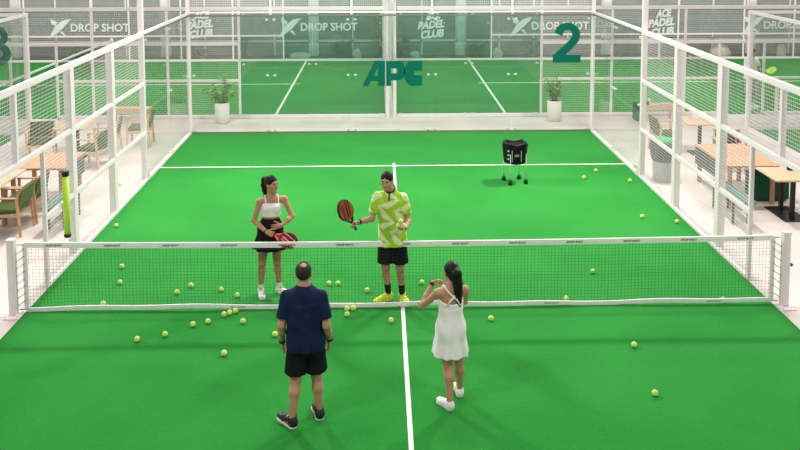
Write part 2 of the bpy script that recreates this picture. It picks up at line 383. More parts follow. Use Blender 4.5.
# near side of the far courts
Y2 = 11.82
for sg, nm in ((-1, 'left'), (1, 'right')):
    t = thing('far_court_near_fence', 'white mesh and glass fence on the near side of the far %s court' % nm, 'fence')
    xs = [4.08, 6.0, 8.0, 12.0, 14.0]
    a, b = (4.08, 14.0) if sg > 0 else (-14.0, -4.08)
    for i, x in enumerate(xs): post(t, x*sg, Y2, 0, 4.1 if i == 0 else 2.95, .065, .05, False)
    for x in (8.95, 10.18): post(t, x*sg, Y2, 0, 2.0, .06, .06, False)
    rail(0, Y2, a, b, 2.97, .06, .10).build('top_rail', M['white'], t)
    rail(0, Y2, a, b, 2.03, .06, .08).build('middle_rail', M['white'], t)
    for q, r in ((4.08, 8.95), (10.18, 14.0)):
        rail(0, Y2, min(q*sg, r*sg), max(q*sg, r*sg), 1.03, .056, .06).build('lower_rail', M['white'], t)
        rail(0, Y2, min(q*sg, r*sg), max(q*sg, r*sg), .05, .06, .09).build('bottom_rail', M['white'], t)
    for k in range(len(xs)-1):
        q, r = sorted((xs[k]*sg, xs[k+1]*sg))
        zz = ((2.07, 2.93), (.1, 2.0)) if k != 2 else ((2.07, 2.93),)
        for za, zb in zz: mesh_panel(MB(), 0, Y2, q+.03, r-.03, za, zb, .0024).build('mesh_panel', M['wire'], t)
    q, r = sorted((.17*sg, 4.05*sg))
    glass_run(t, 0, Y2, q, r, 2, 2.9, M['glassfar'], edge=False)
    rail(0, Y2, q, r, 2.97, .06, .10).build('top_rail', M['white'], t)
    rail(0, Y2, q, r, .05, .06, .09).build('bottom_rail', M['white'], t)
    # end wall of the far court, seen edge-on at the middle
    e = thing('far_court_end_wall', 'glass end wall of the far %s court seen edge on at the centre' % nm, 'glass wall')
    X = .10*sg
    glass_run(e, 1, X, 11.85, 21.9, 5, 2.95, M['glassfar'], clips=False, edge=False)
    for k in range(6): post(e, X, 11.85+2.0*k, 0, 4.2, .085, .08, False)
    rail(1, X, 11.85, 21.9, 3.0, .06, .06).build('top_rail', M['white'], e)
    # far side
    Y3 = 22.02
    f = thing('far_court_back_fence', 'white mesh fence with grey screens at the back of the far %s court' % nm, 'fence')
    xs = [.17, 4.05, 6.0, 8.0, 10.0, 11.4, 14.0, 16.0, 18.0]
    for i, x in enumerate(xs): post(f, x*sg, Y3, 0, 4.1 if x < 5 else 2.97, .06, .045, False)
    a, b = sorted((4.05*sg, 18.0*sg))
    for z, h in ((3.0, .08), (2.03, .09), (1.0, .06), (.05, .08)): rail(0, Y3, a, b, z, .05, h).build('rail', M['white'], f)
    a0, b0 = sorted((.2*sg, 4.02*sg)); rail(0, Y3, a0, b0, .05, .05, .08).build('rail', M['white'], f); rail(0, Y3, a0, b0, 3.0, .05, .08).build('rail', M['white'], f)
    glass_run(f, 0, Y3, a0, b0, 2, 2.95, M['glassfar'], edge=False)
    for k in range(1, len(xs)-1):
        q, r = sorted((xs[k]*sg, xs[k+1]*sg))
        for za, zb in ((2.07, 2.96), (.1, 1.98)): mesh_panel(MB(), 0, Y3, q+.03, r-.03, za, zb, .0024).build('mesh_panel', M['wire'], f)
    a1, b1 = sorted((4.1*sg, 17.9*sg))
    MB().box((a1, Y3+.03, 1.05), (b1, Y3+.04, 1.98)).build('wind_screen', M['banner'], f)
    q, r = sorted((10.02*sg, 11.4*sg)); MB().box((q, Y3+.045, 1.05), (r, Y3+.05, 1.98)).build('wind_screen', M['banner'], f)
    # white printing on the back fence
    FY = lambda u, v, w: (u, Y3-.015-w, v)
    def emblem(x, z, s):
        mb = MB()
        poly_fill(mb, [(0, 0), (.30, .62), (.62, .92), (1.0, 1.0), (.62, .52), (.40, .30)], [], lambda u, v, w: FY(x+u*s, z+v*s*.86, w), .004)
        poly_fill(mb, [(.12, 1.0), (.42, .82), (.33, .66), (.17, .72)], [], lambda u, v, w: FY(x+u*s, z+v*s*.86, w), .004)
        poly_fill(mb, [(.62, .40), (.72, .18), (.74, .12), (.53, .30), (.5, .36)], [], lambda u, v, w: FY(x+u*s, z+v*s*.86, w), .004)
        mb.build('emblem', M['vinyl'], f)
    def dropshot(x, wd):
        emblem(x, .90, .92)
        text_mesh('DROP SHOT', .42, lambda u, v, w: FY(x+.86+u, 1.20+v, w), width=wd, bold=.012, align='LEFT').build('lettering', M['vinyl'], f)
    def club(x, z, first):
        for k, (tx, wd) in enumerate((('ACE', .62), ('PADEL', 1.05), ('CLUB', .9))):
            if k == 0 and not first: pass
            text_mesh(tx, .40, lambda u, v, w: FY(x+(.05, -.04, .0)[k]+u, z-.36*k+v+u*.10, w), width=wd, bold=.02, shear=.2).build('lettering', M['vinyl'], f)
    if sg < 0: dropshot(-13.1, 2.25); dropshot(-4.25, 2.2); club(-7.25, 1.68, True)
    else: dropshot(4.75, 2.25); dropshot(13.9, 2.3); club(1.72, 1.63, True); club(10.75, 1.68, True)
    if True:  # net of the far court, side on
        nx = 10.62*sg
        t = thing('far_court_net', 'dark net with white band across the far %s court' % nm, 'net')
        mb = MB()
        for k in range(1, 210): y = 11.95+9.9*k/210; mb.wire((nx, y, .05), (nx, y, .84), .004, 2)
        for k in range(1, 17): z = .05+.8*k/17; mb.wire((nx, 11.95, z), (nx, 21.85, z), .004, 1)
        mb.build('net_mesh', M['netcord'], t)
        MB().box((nx-.012, 11.95, .84), (nx+.012, 21.85, .90)).build('top_band', M['netband'], t)
        for y in (11.93, 21.87): MB().rbox((nx-.04, y-.04, TZ), (nx+.04, y+.04, .95), .01).build('net_post', M['white'], t)
# ------------------------------------------------------------------ net of the near court
net = thing('padel_net', 'padel net with dark cord mesh and white top band across the near court', 'net', (0, 0, 0))
rn = random.Random(3)
def top_z(x): return .875 + .035*(abs(x)/5)**2
def bot_z(x): return .055 + .012*math.sin(1.7*x+.6) + .008*math.sin(4.1*x)
def net_y(x, z): return -.012*math.sin(1.7*x)*(1-z)
XE = 4.985
mb = MB(); K = 220
for k in range(1, K):
    x = -XE + 2*XE*k/K; zs = [bot_z(x)+(top_z(x)-bot_z(x))*j/4 for j in range(5)]
    for a, b in zip(zs[:-1], zs[1:]): mb.wire((x, net_y(x, a), a), (x, net_y(x, b), b), .0021, 2)
for j in range(1, 19):
    t = j/19; prev = None
    for k in range(0, 45):
        x = -XE + 2*XE*k/44; z = bot_z(x)+(top_z(x)-bot_z(x))*t; p = (x, net_y(x, z), z)
        if prev: mb.wire(prev, p, .0021, 0)
        prev = p
mb.build('net_mesh', M['netcord'], net)
def band(zf, h, th):
    R = []
    for k in range(61):
        x = -XE + 2*XE*k/60; z = zf(x); y = net_y(x, z)
        R.append([(x, y-th, z-h/2), (x, y+th, z-h/2), (x, y+th*1.2, z), (x, y+th, z+h/2), (x, y-th, z+h/2), (x, y-th*1.2, z)])
    return MB().loft(R)
tb = band(lambda x: top_z(x)+.015, .072, .012).build('top_band', M['netband'], net)
for k in range(13):
    x = -4.6 + 9.2*k/12
    text_mesh('ACE CLUB' if False else 'DROP SHOT', .036, lambda u, v, w: (x+u, -.0155-w, top_z(x)+.003+v), t=.0015, bold=.001, width=.22).build('lettering', M['ink'], tb)
bb = band(bot_z, .055, .009).build('bottom_band', M['netband'], net)
for x in (-2.2, .3, 2.0, 4.2):
    text_mesh('DROP SHOT', .028, lambda u, v, w: (x+u, net_y(x, .05)-.0125-w, bot_z(x)-.01+v), t=.0015, width=.2).build('lettering', M['ink'], bb)
for sg in (-1, 1):
    x = (XE-.02)*sg
    MB().box((min(x, x+.035*sg)-.012, -.007, .05), (max(x, x+.035*sg)+.012, .007, top_z(5)+.03)).build('side_band', M['netband'], net)
    mb = MB(); xo = 5.075*sg; pts = []
    for k in range(8):
        z = .12+.10*k; mb.tube([(x+.02*sg, -.012, z+.06), (xo, -.06, z)], .004, 6)
    mb.tube([(x, 0, top_z(5)+.02), (xo, -.01, .93)], .005, 6); mb.tube([(x, 0, .05), (xo, -.01, .05)], .006, 6)
    mb.build('lacing', M['ink'], net)
for sg, nm in ((-1, 'left'), (1, 'right')):
    t = thing('net_post', 'white square steel net post at the %s end of the near net' % nm, 'post', (5.13*sg, -.06, TZ if False else 0))
    MB().rbox((-.05, -.05, .012), (.05, .05, 1.0), .012).build('post', M['white'], t)
    MB().rbox((-.055, -.055, 1.0), (.055, .055, 1.03), .012).build('cap', M['white'], t)
    MB().rbox((-.10, -.16, 0), (.12, .10, .014), .03).build('base_plate', M['white'], t)
    mb = MB()
    for x in (-.07, .09):
        for y in (-.12, .07): mb.lathe([(.012, .014), (.012, .024), (.0, .026)], (x, y, 0), 8)
    mb.build('bolts', M['clip'], t)
    if sg > 0: MB().lathe([(.02, 0), (.03, .01), (.03, .03), (.012, .04)], (0.075, 0, .55), 12).build('crank', M['ink'], t)

# ------------------------------------------------------------------ balls
bm_ = MB().sphere((0, 0, 0), .034, 20, 14)
bm_.mi = 1
pts = []
for k in range(49):
    a = 2*PI*k/48; A, B = .44*PI, .0
    th = PI/2 - (PI/2-.46*1.0)*math.cos(a)*1.0; ph = a/2*0 + (a/1.0) + .55*math.sin(2*a)
    r = Vector((2*math.cos(a)+math.cos(3*a)*.9, 2*math.sin(a)-math.sin(3*a)*.9, 2.1*math.sin(2*a))).normalized()*.0338
    pts.append(r)
bm_.tube(pts, .0022, 5)
proto = None
def ball(x, y, label, z=None, group='padel balls'):
    global proto
    if proto is None:
        proto = bm_.build('padel_ball', [M['ball'], M['seam']]); o = proto
    else:
        o = proto.copy(); COL.objects.link(o)
    zz = TZ+.0338 if z is None else z
    o.location = (x, y, zz); o.rotation_euler = (rn.uniform(0, 6), rn.uniform(0, 6), rn.uniform(0, 6))
    return tag(o, label, 'ball', group)
Y_ = 'yellow-green padel ball '
BALLS = [
 (-4.80, 3.25, 'alone near the left fence, above the net band'),
 (-4.166, 1.447, 'at far left behind the net, upper of a pair'),
 (-4.019, .859, 'at far left behind the net, lower of a pair'),
 (-4.039, .168, 'leftmost behind the net, just above its bottom band'),
 (-3.124, .495, 'behind the net, left and lower of the middle-left pair'),
 (-2.981, .726, 'behind the net, right and upper of the middle-left pair'),
 (-2.53, .578, 'behind the net, second left of the black-skirted person'),
 (-2.273, .374, 'behind the net, nearest the shoes of the black-skirted person'),
 (-2.69, -.486, 'in front of the net, second left of the three touching balls'),
 (-2.515, -.407, 'in front of the net, just left of the three touching balls'),
 (-2.346, -.21, 'at the net bottom band, left of the three touching balls'),
 (-2.279, -.165, 'at the net bottom band, middle of the three touching balls'),
 (-2.212, -.112, 'at the net bottom band, right of the three touching balls'),
 (-2.065, -.419, 'in front of the net, just right below the three touching balls'),
 (-2.98, -.749, 'on the front turf, second from left'),
 (-3.291, -.872, 'on the front turf, leftmost of all in front of the net'),
 (-2.158, -1.252, 'on the front turf, lowest one left of the person in navy'),
 (-1.61, -.786, 'beside the left arm of the person in navy'),
 (-1.03, .742, 'behind the net right of the navy-shirted person, left of two close ones'),
 (-.902, .738, 'behind the net right of the navy-shirted person, right of two close ones'),
 (-.743, -.092, 'at the net bottom by navy-shirted person, upper of touching pair'),
 (-.736, -.253, 'below the net bottom by navy-shirted person, lower of touching pair'),
 (-.656, -.072, 'at the net bottom, right of touching pair by navy-shirted person'),
 (-.486, .489, 'behind the net, left of the coach in black socks'),
 (-.163, -.442, 'in front of the net, just left of the white centre line'),
 (.295, .74, 'behind the net, between the coach and the person in white dress'),
 (1.132, -.42, 'in front of the net, right of the person in white dress'),
 (2.232, .154, 'behind the net on the right, just above its bottom band'),
 (2.83, 1.066, 'behind the net on the right, higher up near the top band'),
 (4.352, .055, 'half hidden by the bottom band near the right net post'),
 (2.77, -1.175, 'on the front turf at right, upper of two'),
 (2.675, -2.261, 'on the front turf at right, lowest and nearest one'),
 (3.84, 5.849, 'on the far right turf, lower of two right of the ball basket'),
 (4.211, 6.348, 'on the far right turf, upper of two right of the ball basket'),
 (4.712, 5.615, 'on the far right turf beside the foot of the tall fence post'),
 (4.291, 3.456, 'on the right turf above the net, left of the last two'),
 (4.814, 3.182, 'on the right turf above the net, close to the right fence'),
]
for x, y, l in BALLS: ball(x, y, Y_+l)
ball(5.14, 6.703, Y_+'outside the right glass wall near the grey bin', .0338)
ball(-5.475, 5.706, Y_+'on the beige floor outside the left fence', .0338)

# ------------------------------------------------------------------ ball basket
bk = thing('ball_basket', 'black fabric ball basket on four thin legs standing on the far turf', 'ball basket', (2.40, 5.68, TZ))
h0, h1, wb_, wt_ = .40, .80, .17, .20
R = []
for z, w in ((h0, wb_*.82), (h0+.02, wb_), (.6, wb_+.015), (h1, wt_)):
    R.append([(w*math.cos(PI/4+PI/2*q+d)*1.30, w*math.sin(PI/4+PI/2*q+d)*1.30, z + (.04*(abs(math.sin(2*(PI/4+PI/2*q+d)))-.6) if z == h1 else 0)) for q in range(4) for d in (-.18, 0, .18, .785)])
MB().loft(R[:], caps=True).build('basket', M['blackfab'], bk)
mb = MB()
for q in range(4):
    a0, a1 = PI/4+PI/2*q, PI/4+PI/2*(q+1)
    mb.tube([(wt_*1.3*math.cos(a0), wt_*1.3*math.sin(a0), h1+.02), (wt_*.93*math.cos((a0+a1)/2), wt_*.93*math.sin((a0+a1)/2), h1-.015), (wt_*1.3*math.cos(a1), wt_*1.3*math.sin(a1), h1+.02)], .014, 8)
mb.build('rim', M['black'], bk)
for q in range(4):
    a = PI/4+PI/2*q+.25; x, y = .235*math.cos(a), .235*math.sin(a)
    lg = MB().tube([(x*1.0, y*1.0, .09), (x, y, .62)], .008, 8).build('leg', M['clip'], bk)
    MB().lathe([(.01, .0), (.042, .012), (.046, .045), (.03, .085), (.012, .10)], (x, y, 0), 14).build('caster', M['black'], lg)
mb = MB()
for sx in (-1, 1): mb.box((sx*.09-.006, -.225, .47), (sx*.09+.006, -.218, .70))
for z in (.52, .6, .68): mb.box((-.19, -.244, z), (-.15, -.236, z+.03))
text_mesh('ACE', .06, lambda u, v, w: (u, -.24-w, .58+v), bold=.002, width=.09).build('lettering', M['grey'], bk)
mb.build('strap', M['grey'], bk)

# ------------------------------------------------------------------ plants
def leaf_mesh(mb, p, d, l, w, up):
    d = d.normalized(); x = d.cross(Vector(up)); x = x.normalized() if x.length > 1e-3 else Vector((1, 0, 0)); n = x.cross(d)
    a = [p, p+d*l*.35+x*w/2+n*l*.04, p+d*l*.75+x*w*.38, p+d*l-n*l*.12, p+d*l*.75-x*w*.38, p+d*l*.35-x*w/2+n*l*.04, p+d*l*.4]
    mb.add(a, [(0, 1, 6), (1, 2, 6), (2, 3, 6), (3, 4, 6), (4, 5, 6), (5, 0, 6)], True)
def plant(loc, label, seed, top, spread, m, nst=9, lsz=.13):
    r = random.Random(seed)
    t = thing('potted_plant', label, 'plant', loc, 0)
    MB().lathe([(.13, 0), (.15, .0), (.15, .03), (.185, .05), (.19, .54), (.18, .56), (.165, .55), (.165, .50)], n=28).build('pot', M['pot'], t)
    MB().lathe([(.13, .0), (.14, -.0), (.14, .045), (.10, .05)], n=20).build('pot_foot', M['black'], t)
    MB().lathe([(.166, .48), (.166, .52), (0, .53)], n=20).build('soil', M['soil'], t)
    st = MB(); lf = MB()
    for k in range(nst):
        a = 2*PI*k/nst + r.uniform(-.3, .3); sp = spread*r.uniform(.35, 1.0); hh = .55+(top-.55)*r.uniform(.45, 1.0)
        if k == 0: sp *= .1; hh = top*1.02
        P = [Vector((.05*math.cos(a), .05*math.sin(a), .52))]
        for q in range(1, 6):
            u = q/5; P.append(Vector((sp*u**1.3*math.cos(a)+.05*math.cos(a), sp*u**1.3*math.sin(a)+.05*math.sin(a), .52+(hh-.52)*(u-.15*u*u*(sp/spread))/.85)))
        st.tube(P, [.008-.001*q for q in range(6)], 5)
        for q in range(2, 6):
            for e in range(5):
                da = a+r.uniform(-2.2, 2.2); d = Vector((math.cos(da), math.sin(da), r.uniform(-.35, .7)))
                leaf_mesh(lf, P[q]+(P[q-1]-P[q])*r.random(), d, lsz*r.uniform(.7, 1.3), lsz*.5, (0, 0, 1))
    st.build('stem', M['stem'], t); lf.build('foliage', m, t)
plant((-4.46, 11.25, 0), 'leafy plant with drooping fronds in white pot, left of the APC letters', 5, 1.2, .5, M['leaf'], 10, .17)
plant((4.33, 11.25, 0), 'upright bushy plant in white pot below the big number 2', 8, 1.22, .30, M['leaf'], 10, .13)

# planting at the back of the hall
def rock(x, y, w, h, label, seed):
    r = random.Random(seed); mb = MB().sphere((0, 0, h*.40), 1, 14, 9, (w, w*.75, h*.6), .13, r)
    tag(mb.build('rock', M['rock'], None, (x, y, -.03)), label, 'rock', 'rocks behind the far courts')
rock(-3.45, 22.75, .45, .28, 'flat wide pale rock left of the column behind the first court line', 1)
rock(-1.22, 22.8, .19, .40, 'small pointed pale rock behind the far court, left of centre', 2)
rock(1.10, 22.8, .20, .30, 'small pale rock behind the far court, right of centre', 3)
rock(4.42, 22.8, .20, .42, 'round pale rock behind the far court, right of the right column', 4)
rock(13.4, 22.8, .42, .50, 'big rounded pale rock at far right behind the mesh fence', 5)
rock(15.9, 22.8, .20, .5, 'upright pale rock at the far right edge behind the far player', 6)
def shrub(x, y, h, w, m, label, seed, n=160, ls=.22):
    r = random.Random(seed); t = thing('shrub', label, 'shrub', (x, y, -.02), 0, 'shrubs behind the far courts')
    st = MB()
    for k in range(5):
        a = 2*PI*k/5; st.tube([(0, 0, 0), (w*.2*math.cos(a), w*.2*math.sin(a), h*.4), (w*.4*math.cos(a), w*.4*math.sin(a), h*.8)], [.02, .014, .006], 5)
    st.build('stem', M['stem'], t)
    lf = MB()
    for k in range(n):
        a = r.uniform(0, 2*PI); q = r.random()**.6; z = r.uniform(.1, 1)
        p = Vector((w*.5*q*math.cos(a), w*.5*q*math.sin(a)*.6, h*z))
        leaf_mesh(lf, p, Vector((math.cos(a), math.sin(a), r.uniform(-.3, .8))), ls*r.uniform(.6, 1.2), ls*.45, (0, 0, 1))
    lf.build('foliage', m, t)
shrub(-.28, 22.85, 1.75, .55, M['leafy'], 'tall yellow-green shrub behind the centre posts', 11)
shrub(-1.85, 23.05, .6, .7, M['leafd'], 'low dark green shrub beside the small pointed rock', 12)
shrub(.58, 23.15, 1.0, .5, M['leafd'], 'dark green shrub right of the centre posts behind small rock', 13)
shrub(3.55, 22.9, .55, .6, M['leafd'], 'low dark green shrub left of the round rock', 14)
shrub(-7.6, 22.9, .55, .7, M['leaf'], 'low green shrub left of the left glass end', 15)
shrub(-5.7, 22.9, 1.5, .5, M['leaf'], 'tall green shrub behind the mesh left of the flat rock', 18)
shrub(5.7, 22.9, .7, .8, M['leaf'], 'green shrub behind the number 2', 16)
shrub(-12.2, 22.9, .5, .9, M['leaf'], 'low shrub at the far left behind the mesh fence', 17)
# hedge outside the glazing
hb = MB(); r = random.Random(4)
for k in range(1500):
    p = Vector((r.uniform(-32, 32), 26.5+r.uniform(-.5, .8), r.uniform(0, 4.2)))
    leaf_mesh(hb, p, Vector((r.uniform(-1, 1), -1, r.uniform(-.6, .6))), r.uniform(.5, 1.0), .5, (0, 0, 1))
tag(hb.build('hedge', M['leafd']), 'tall green hedge outside behind the grey glazing', 'hedge', kind='stuff')
# ------------------------------------------------------------------ furniture
def make_chair(seatm, woodm):
    t = thing('armchair', None, 'chair')
    W = .28
    for sx in (-1, 1):
        MB().bar((sx*W, .25, 0), (sx*(W-.01), .24, .64), .04).build('leg', woodm, t)
        MB().bar((sx*W, -.27, 0), (sx*(W-.01), -.22, .66), .04).build('leg', woodm, t)
        MB().rbox((sx*W-.03, -.26, .64), (sx*W+.03, .28, .665), .02).build('armrest', woodm, t)
        MB().bar((sx*(W-.01), -.22, .64), (sx*(W-.02), -.30, .82), .035).build('back_post', woodm, t)
    mb = MB()
    for y in (.235, -.225): mb.bar((-W, y, .36), (W, y, .36), .025, .05)
    for x in (-W, W): mb.bar((x, -.23, .36), (x, .235, .36), .025, .05)
    mb.build('seat_frame', woodm, t)
    MB().rbox((-.255, -.22, .385), (.255, .25, .46), .04).build('seat', seatm, t)
    b = MB(); R = []
    for z, y in ((.47, -.215), (.50, -.235), (.78, -.29), (.80, -.285)):
        R.append([(-.255, y-.025, z), (.255, y-.025, z), (.255, y+.025, z), (-.255, y+.025, z)])
    b.loft(R).build('backrest', seatm, t)
    return t
chairs = {}
def chair(x, y, deg, label, seat='olive', wd='wood', group='armchairs around the tables'):
    k = (seat, wd)
    if k not in chairs: chairs[k] = o = make_chair(M[seat], M[wd])
    else: o = copy_tree(chairs[k])
    o.location = (x, y, 0); o.rotation_euler = (0, 0, math.radians(deg))
    return tag(o, label, 'chair', group)
chair(-6.52, 3.13, 90, 'olive cushioned oak armchair nearest the left net post, facing the left edge')
chair(-6.50, 3.76, 90, 'olive cushioned oak armchair just behind the one nearest the left net post')
chair(-6.47, 7.12, 80, 'pale armchair with grey-green seat seen through the left fence, nearest of the far group', 'olive', 'woodpale')
chair(-6.50, 8.22, 100, 'pale armchair with grey-green seat second of the far left group, further back', 'olive', 'woodpale')
chair(-5.98, 9.0, 95, 'pale armchair standing alone beside the left glass wall', 'olive', 'woodpale')
chair(-7.80, 7.72, 195, 'pale armchair on the far side of the left group, facing the camera', 'olive', 'woodpale')
chair(6.22, 8.0, -85, 'pale armchair with olive seat behind the grey bin on the right', 'olive', 'woodpale')
pf = thing('ottoman', 'dark green upholstered block seat under the right wooden table', 'seat', (7.0, 4.56, 0))
MB().rbox((-.33, -.24, .03), (.33, .24, .50), .05, 4).build('cushion', M['bottle'], pf)
MB().rbox((-.28, -.19, 0), (.28, .19, .03), .02).build('base', M['black'], pf)
chair(7.05, 6.45, 170, 'oak armchair holding a dark bag behind the right wooden table', 'olive', 'wood')

def table(x0, x1, y0, y1, label, wd, peds, name='dining_table', th=.035, h=.75):
    t = thing(name, label, 'table', ((x0+x1)/2, (y0+y1)/2, 0)); cx, cy = (x0+x1)/2, (y0+y1)/2
    MB().rbox((x0-cx, y0-cy, h-th), (x1-cx, y1-cy, h), .015).build('tabletop', M[wd], t)
    for px, py in peds:
        p = MB().rbox((px-cx-.035, py-cy-.035, .012), (px-cx+.035, py-cy+.035, h-th), .006).build('pedestal', M['black'], t)
        MB().rbox((px-cx-.22, py-cy-.20, 0), (px-cx+.22, py-cy+.20, .014), .02).build('foot_plate', M['black'], p)
        MB().rbox((px-cx-.16, py-cy-.16, h-th-.015), (px-cx+.16, py-cy+.16, h-th), .02).build('top_plate', M['black'], p)
    return t
def slat_table(x0, x1, y0, y1, label, sg):
    cx, cy = (x0+x1)/2, (y0+y1)/2
    t = thing('wooden_table', label, 'table', (cx, cy, 0)); n = 7
    tp = MB()
    for k in range(n):
        a = x0-cx+(x1-x0)*k/n; tp.rbox((a+.003, y0-cy, .71), (a+(x1-x0)/n-.003, y1-cy, .75), .008, 2)
    tp.build('tabletop', M['wood'], t)
    for sx in (-1, 1):
        for sy in (-1, 1):
            MB().rbox((sx*((x1-x0)/2-.09)-.035, sy*((y1-y0)/2-.09)-.035, 0), (sx*((x1-x0)/2-.09)+.035, sy*((y1-y0)/2-.09)+.035, .71), .006, 2).build('leg', M['wood'], t)
    xs = -sg*((x1-x0)/2-.03)
    mb = MB()
    mb.box((xs-.012, -(y1-y0)/2+.15, .37), (xs+.012, (y1-y0)/2-.02, .708))
    mb.build('side_panel', M['greymetal'], t)
    return t
slat_table(-7.1, -6.05, 4.32, 5.45, 'slatted wooden table with dark side behind the left fence, at end of the light table', -1)
slat_table(6.04, 7.02, 4.10, 5.75, 'slatted wooden table with dark side panel behind the right fence', 1)
table(-8.1, -6.72, 2.55, 4.3, 'light oak table at the left edge with two cups on it', 'woodpale', [(-7.15, 3.05), (-7.15, 3.95)])
table(6.52, 8.1, 3.18, 4.02, 'light oak table on two black pedestals at the right edge', 'woodpale', [(6.93, 3.42), (6.93, 3.84)])
table(-7.45, -6.78, 7.45, 8.5, 'small pale table among the chairs of the far left group', 'woodpale', [(-7.1, 8.0)])
table(6.55, 7.35, 7.45, 8.25, 'small pale table on black pedestal behind the right fence, with white papers', 'woodpale', [(6.95, 7.85)])
def bench(x, y0, y1, label):
    cy = (y0+y1)/2; L_ = (y1-y0)/2
    t = thing('slatted_bench', label, 'bench', (x, cy, 0), 0)
    for k in range(2): MB().rbox((-.16+.17*k, -L_, .42), (-.01+.17*k, L_, .45), .008, 2).build('seat_slat', M['tealwood'], t)
    for sy in (-1, 1):
        for sx in (-1, 1): MB().bar((sx*.13, sy*(L_-.25), 0), (sx*.13, sy*(L_-.25), .42), .035).build('leg', M['greymetal'], t)
        MB().bar((-.13, sy*(L_-.25), .40), (.13, sy*(L_-.25), .40), .035).build('crossbar', M['greymetal'], t)
bench(-5.80, 2.98, 4.2, 'teal slatted bench outside the left fence beside the lime tube')
bench(5.90, 2.9, 4.25, 'teal slatted bench outside the right fence')
def low_bench(x0, x1, y, label, left_panel=None):
    t = thing('low_bench', label, 'bench', ((x0+x1)/2, y, 0)); w = (x1-x0)/2
    MB().rbox((-w, -.18, .37), (w, .18, .42), .01).build('seat', M['woodpale'], t)
    for sx in (-1, 1):
        for sy in (-1, 1): MB().bar((sx*(w-.05), sy*.13, 0), (sx*(w-.05), sy*.13, .37), .05).build('leg', M['woodpale'], t)
    MB().rbox((-w+.02, -.17, .30), (w-.02, .17, .37), .01).build('apron', M['woodpale'], t)
    if left_panel: MB().rbox((-w-.12, -.2, .0), (-w-.002, .2, .44), .01).build('end_panel', M[left_panel], t)
low_bench(6.62, 7.55, 11.3, 'low pale wooden bench with dark green end panel behind the right glass wall', 'bottle')
low_bench(-7.35, -6.35, 11.3, 'low pale wooden bench on the walkway behind the far left chairs')
# small things on the tables
def cup(x, y, z, r, h, m, label, nm='cup', cat='cup'):
    t = MB().lathe([(r*.7, 0), (r*.9, .004), (r, h), (r*.88, h), (r*.75, .01), (0, .01)], n=18).build(nm, M[m], None, (x, y, z)); return tag(t, label, cat)
cup(-6.98, 3.42, .75, .055, .12, 'maroon', 'dark red glass jar on the light table at the left edge')
cup(-7.12, 3.36, .75, .05, .09, 'black', 'black cup at the left edge on the light table')
cup(7.06, 3.82, .75, .06, .07, 'black', 'small round black bowl on the right edge light table', 'bowl', 'bowl')
cup(6.74, 11.27, .4215, .13, .08, 'bottle', 'dark green bowl on the low bench at the right', 'bowl', 'bowl')
cup(6.9, 11.34, .421, .035, .16, 'pot', 'small white cup beside the dark green bowl')
tag(MB().rbox((-.14, -.10, 0), (.14, .10, .03), .01).build('book', M['grey'], None, (7.3, 11.28, .421)), 'grey book lying on the low bench at the right', 'book')
tag(MB().rbox((-.13, -.10, 0), (.13, .10, .14), .02).build('paper_box', M['pot'], None, (7.0, 8.02, .75)), 'white box on the small pale table at the right', 'box')
bg = thing('duffel_bag', 'dark bag with red trim on the chair by the right wooden table', 'bag', (7.02, 6.44, .464))
KB = .86
R = []
for x, k in ((-.235, .55), (-.22, .85), (-.1, 1), (.1, 1), (.22, .85), (.235, .55)):
    R.append([(x*KB, .14*k*math.cos(2*PI*q/14), .13+.13*k*math.sin(2*PI*q/14)) for q in range(14)])
MB().loft(R, smooth=True).build('body', M['blackfab'], bg)
MB().tube([(-.1, .09, .22), (-.09, .03, .36), (0, 0, .40), (.09, .03, .36), (.1, .09, .22)], .012).build('handle', M['red'], bg)
mb = MB()
for x in (-.12, .12): mb.tube([(x, .143*math.cos(a), .13+.133*math.sin(a)) for a in [PI*k/10-.3 for k in range(12)]] , .012, 6)
mb.build('trim', M['red'], bg)
# bin
bn = thing('waste_bin', 'grey round waste bin with dark liner and green bag behind the right fence', 'bin', (5.42, 5.75, 0))
MB().lathe([(.19, 0), (.20, .01), (.215, .52), (.20, .53)], n=28).build('body', M['bin'], bn)
MB().lathe([(.205, .40), (.24, .46), (.275, .66), (.265, .80), (.235, .83), (.22, .80), (.2, .6)], n=28).build('liner', M['binliner'], bn)
MB().sphere((0, 0, .80), .20, 18, 10, (1, 1, .5), .10, random.Random(2)).build('bag', M['greenbag'], bn)
# lime ball tube hanging on the left fence
tb_ = thing('ball_tube', 'lime-green ball pick-up tube with black caps hanging on the left fence', 'tube', (-4.945, 1.42, .51))
MB().lathe([(.045, .04), (.045, .95)], n=18).build('tube', M['tube'], tb_)
MB().lathe([(.035, .0), (.05, .01), (.05, .055), (.037, .06)], n=18).build('end_cap', M['black'], tb_)
MB().lathe([(.037, .92), (.05, .93), (.05, .98), (.058, .985), (.058, 1.0), (.02, 1.005)], n=18).build('end_cap', M['black'], tb_)
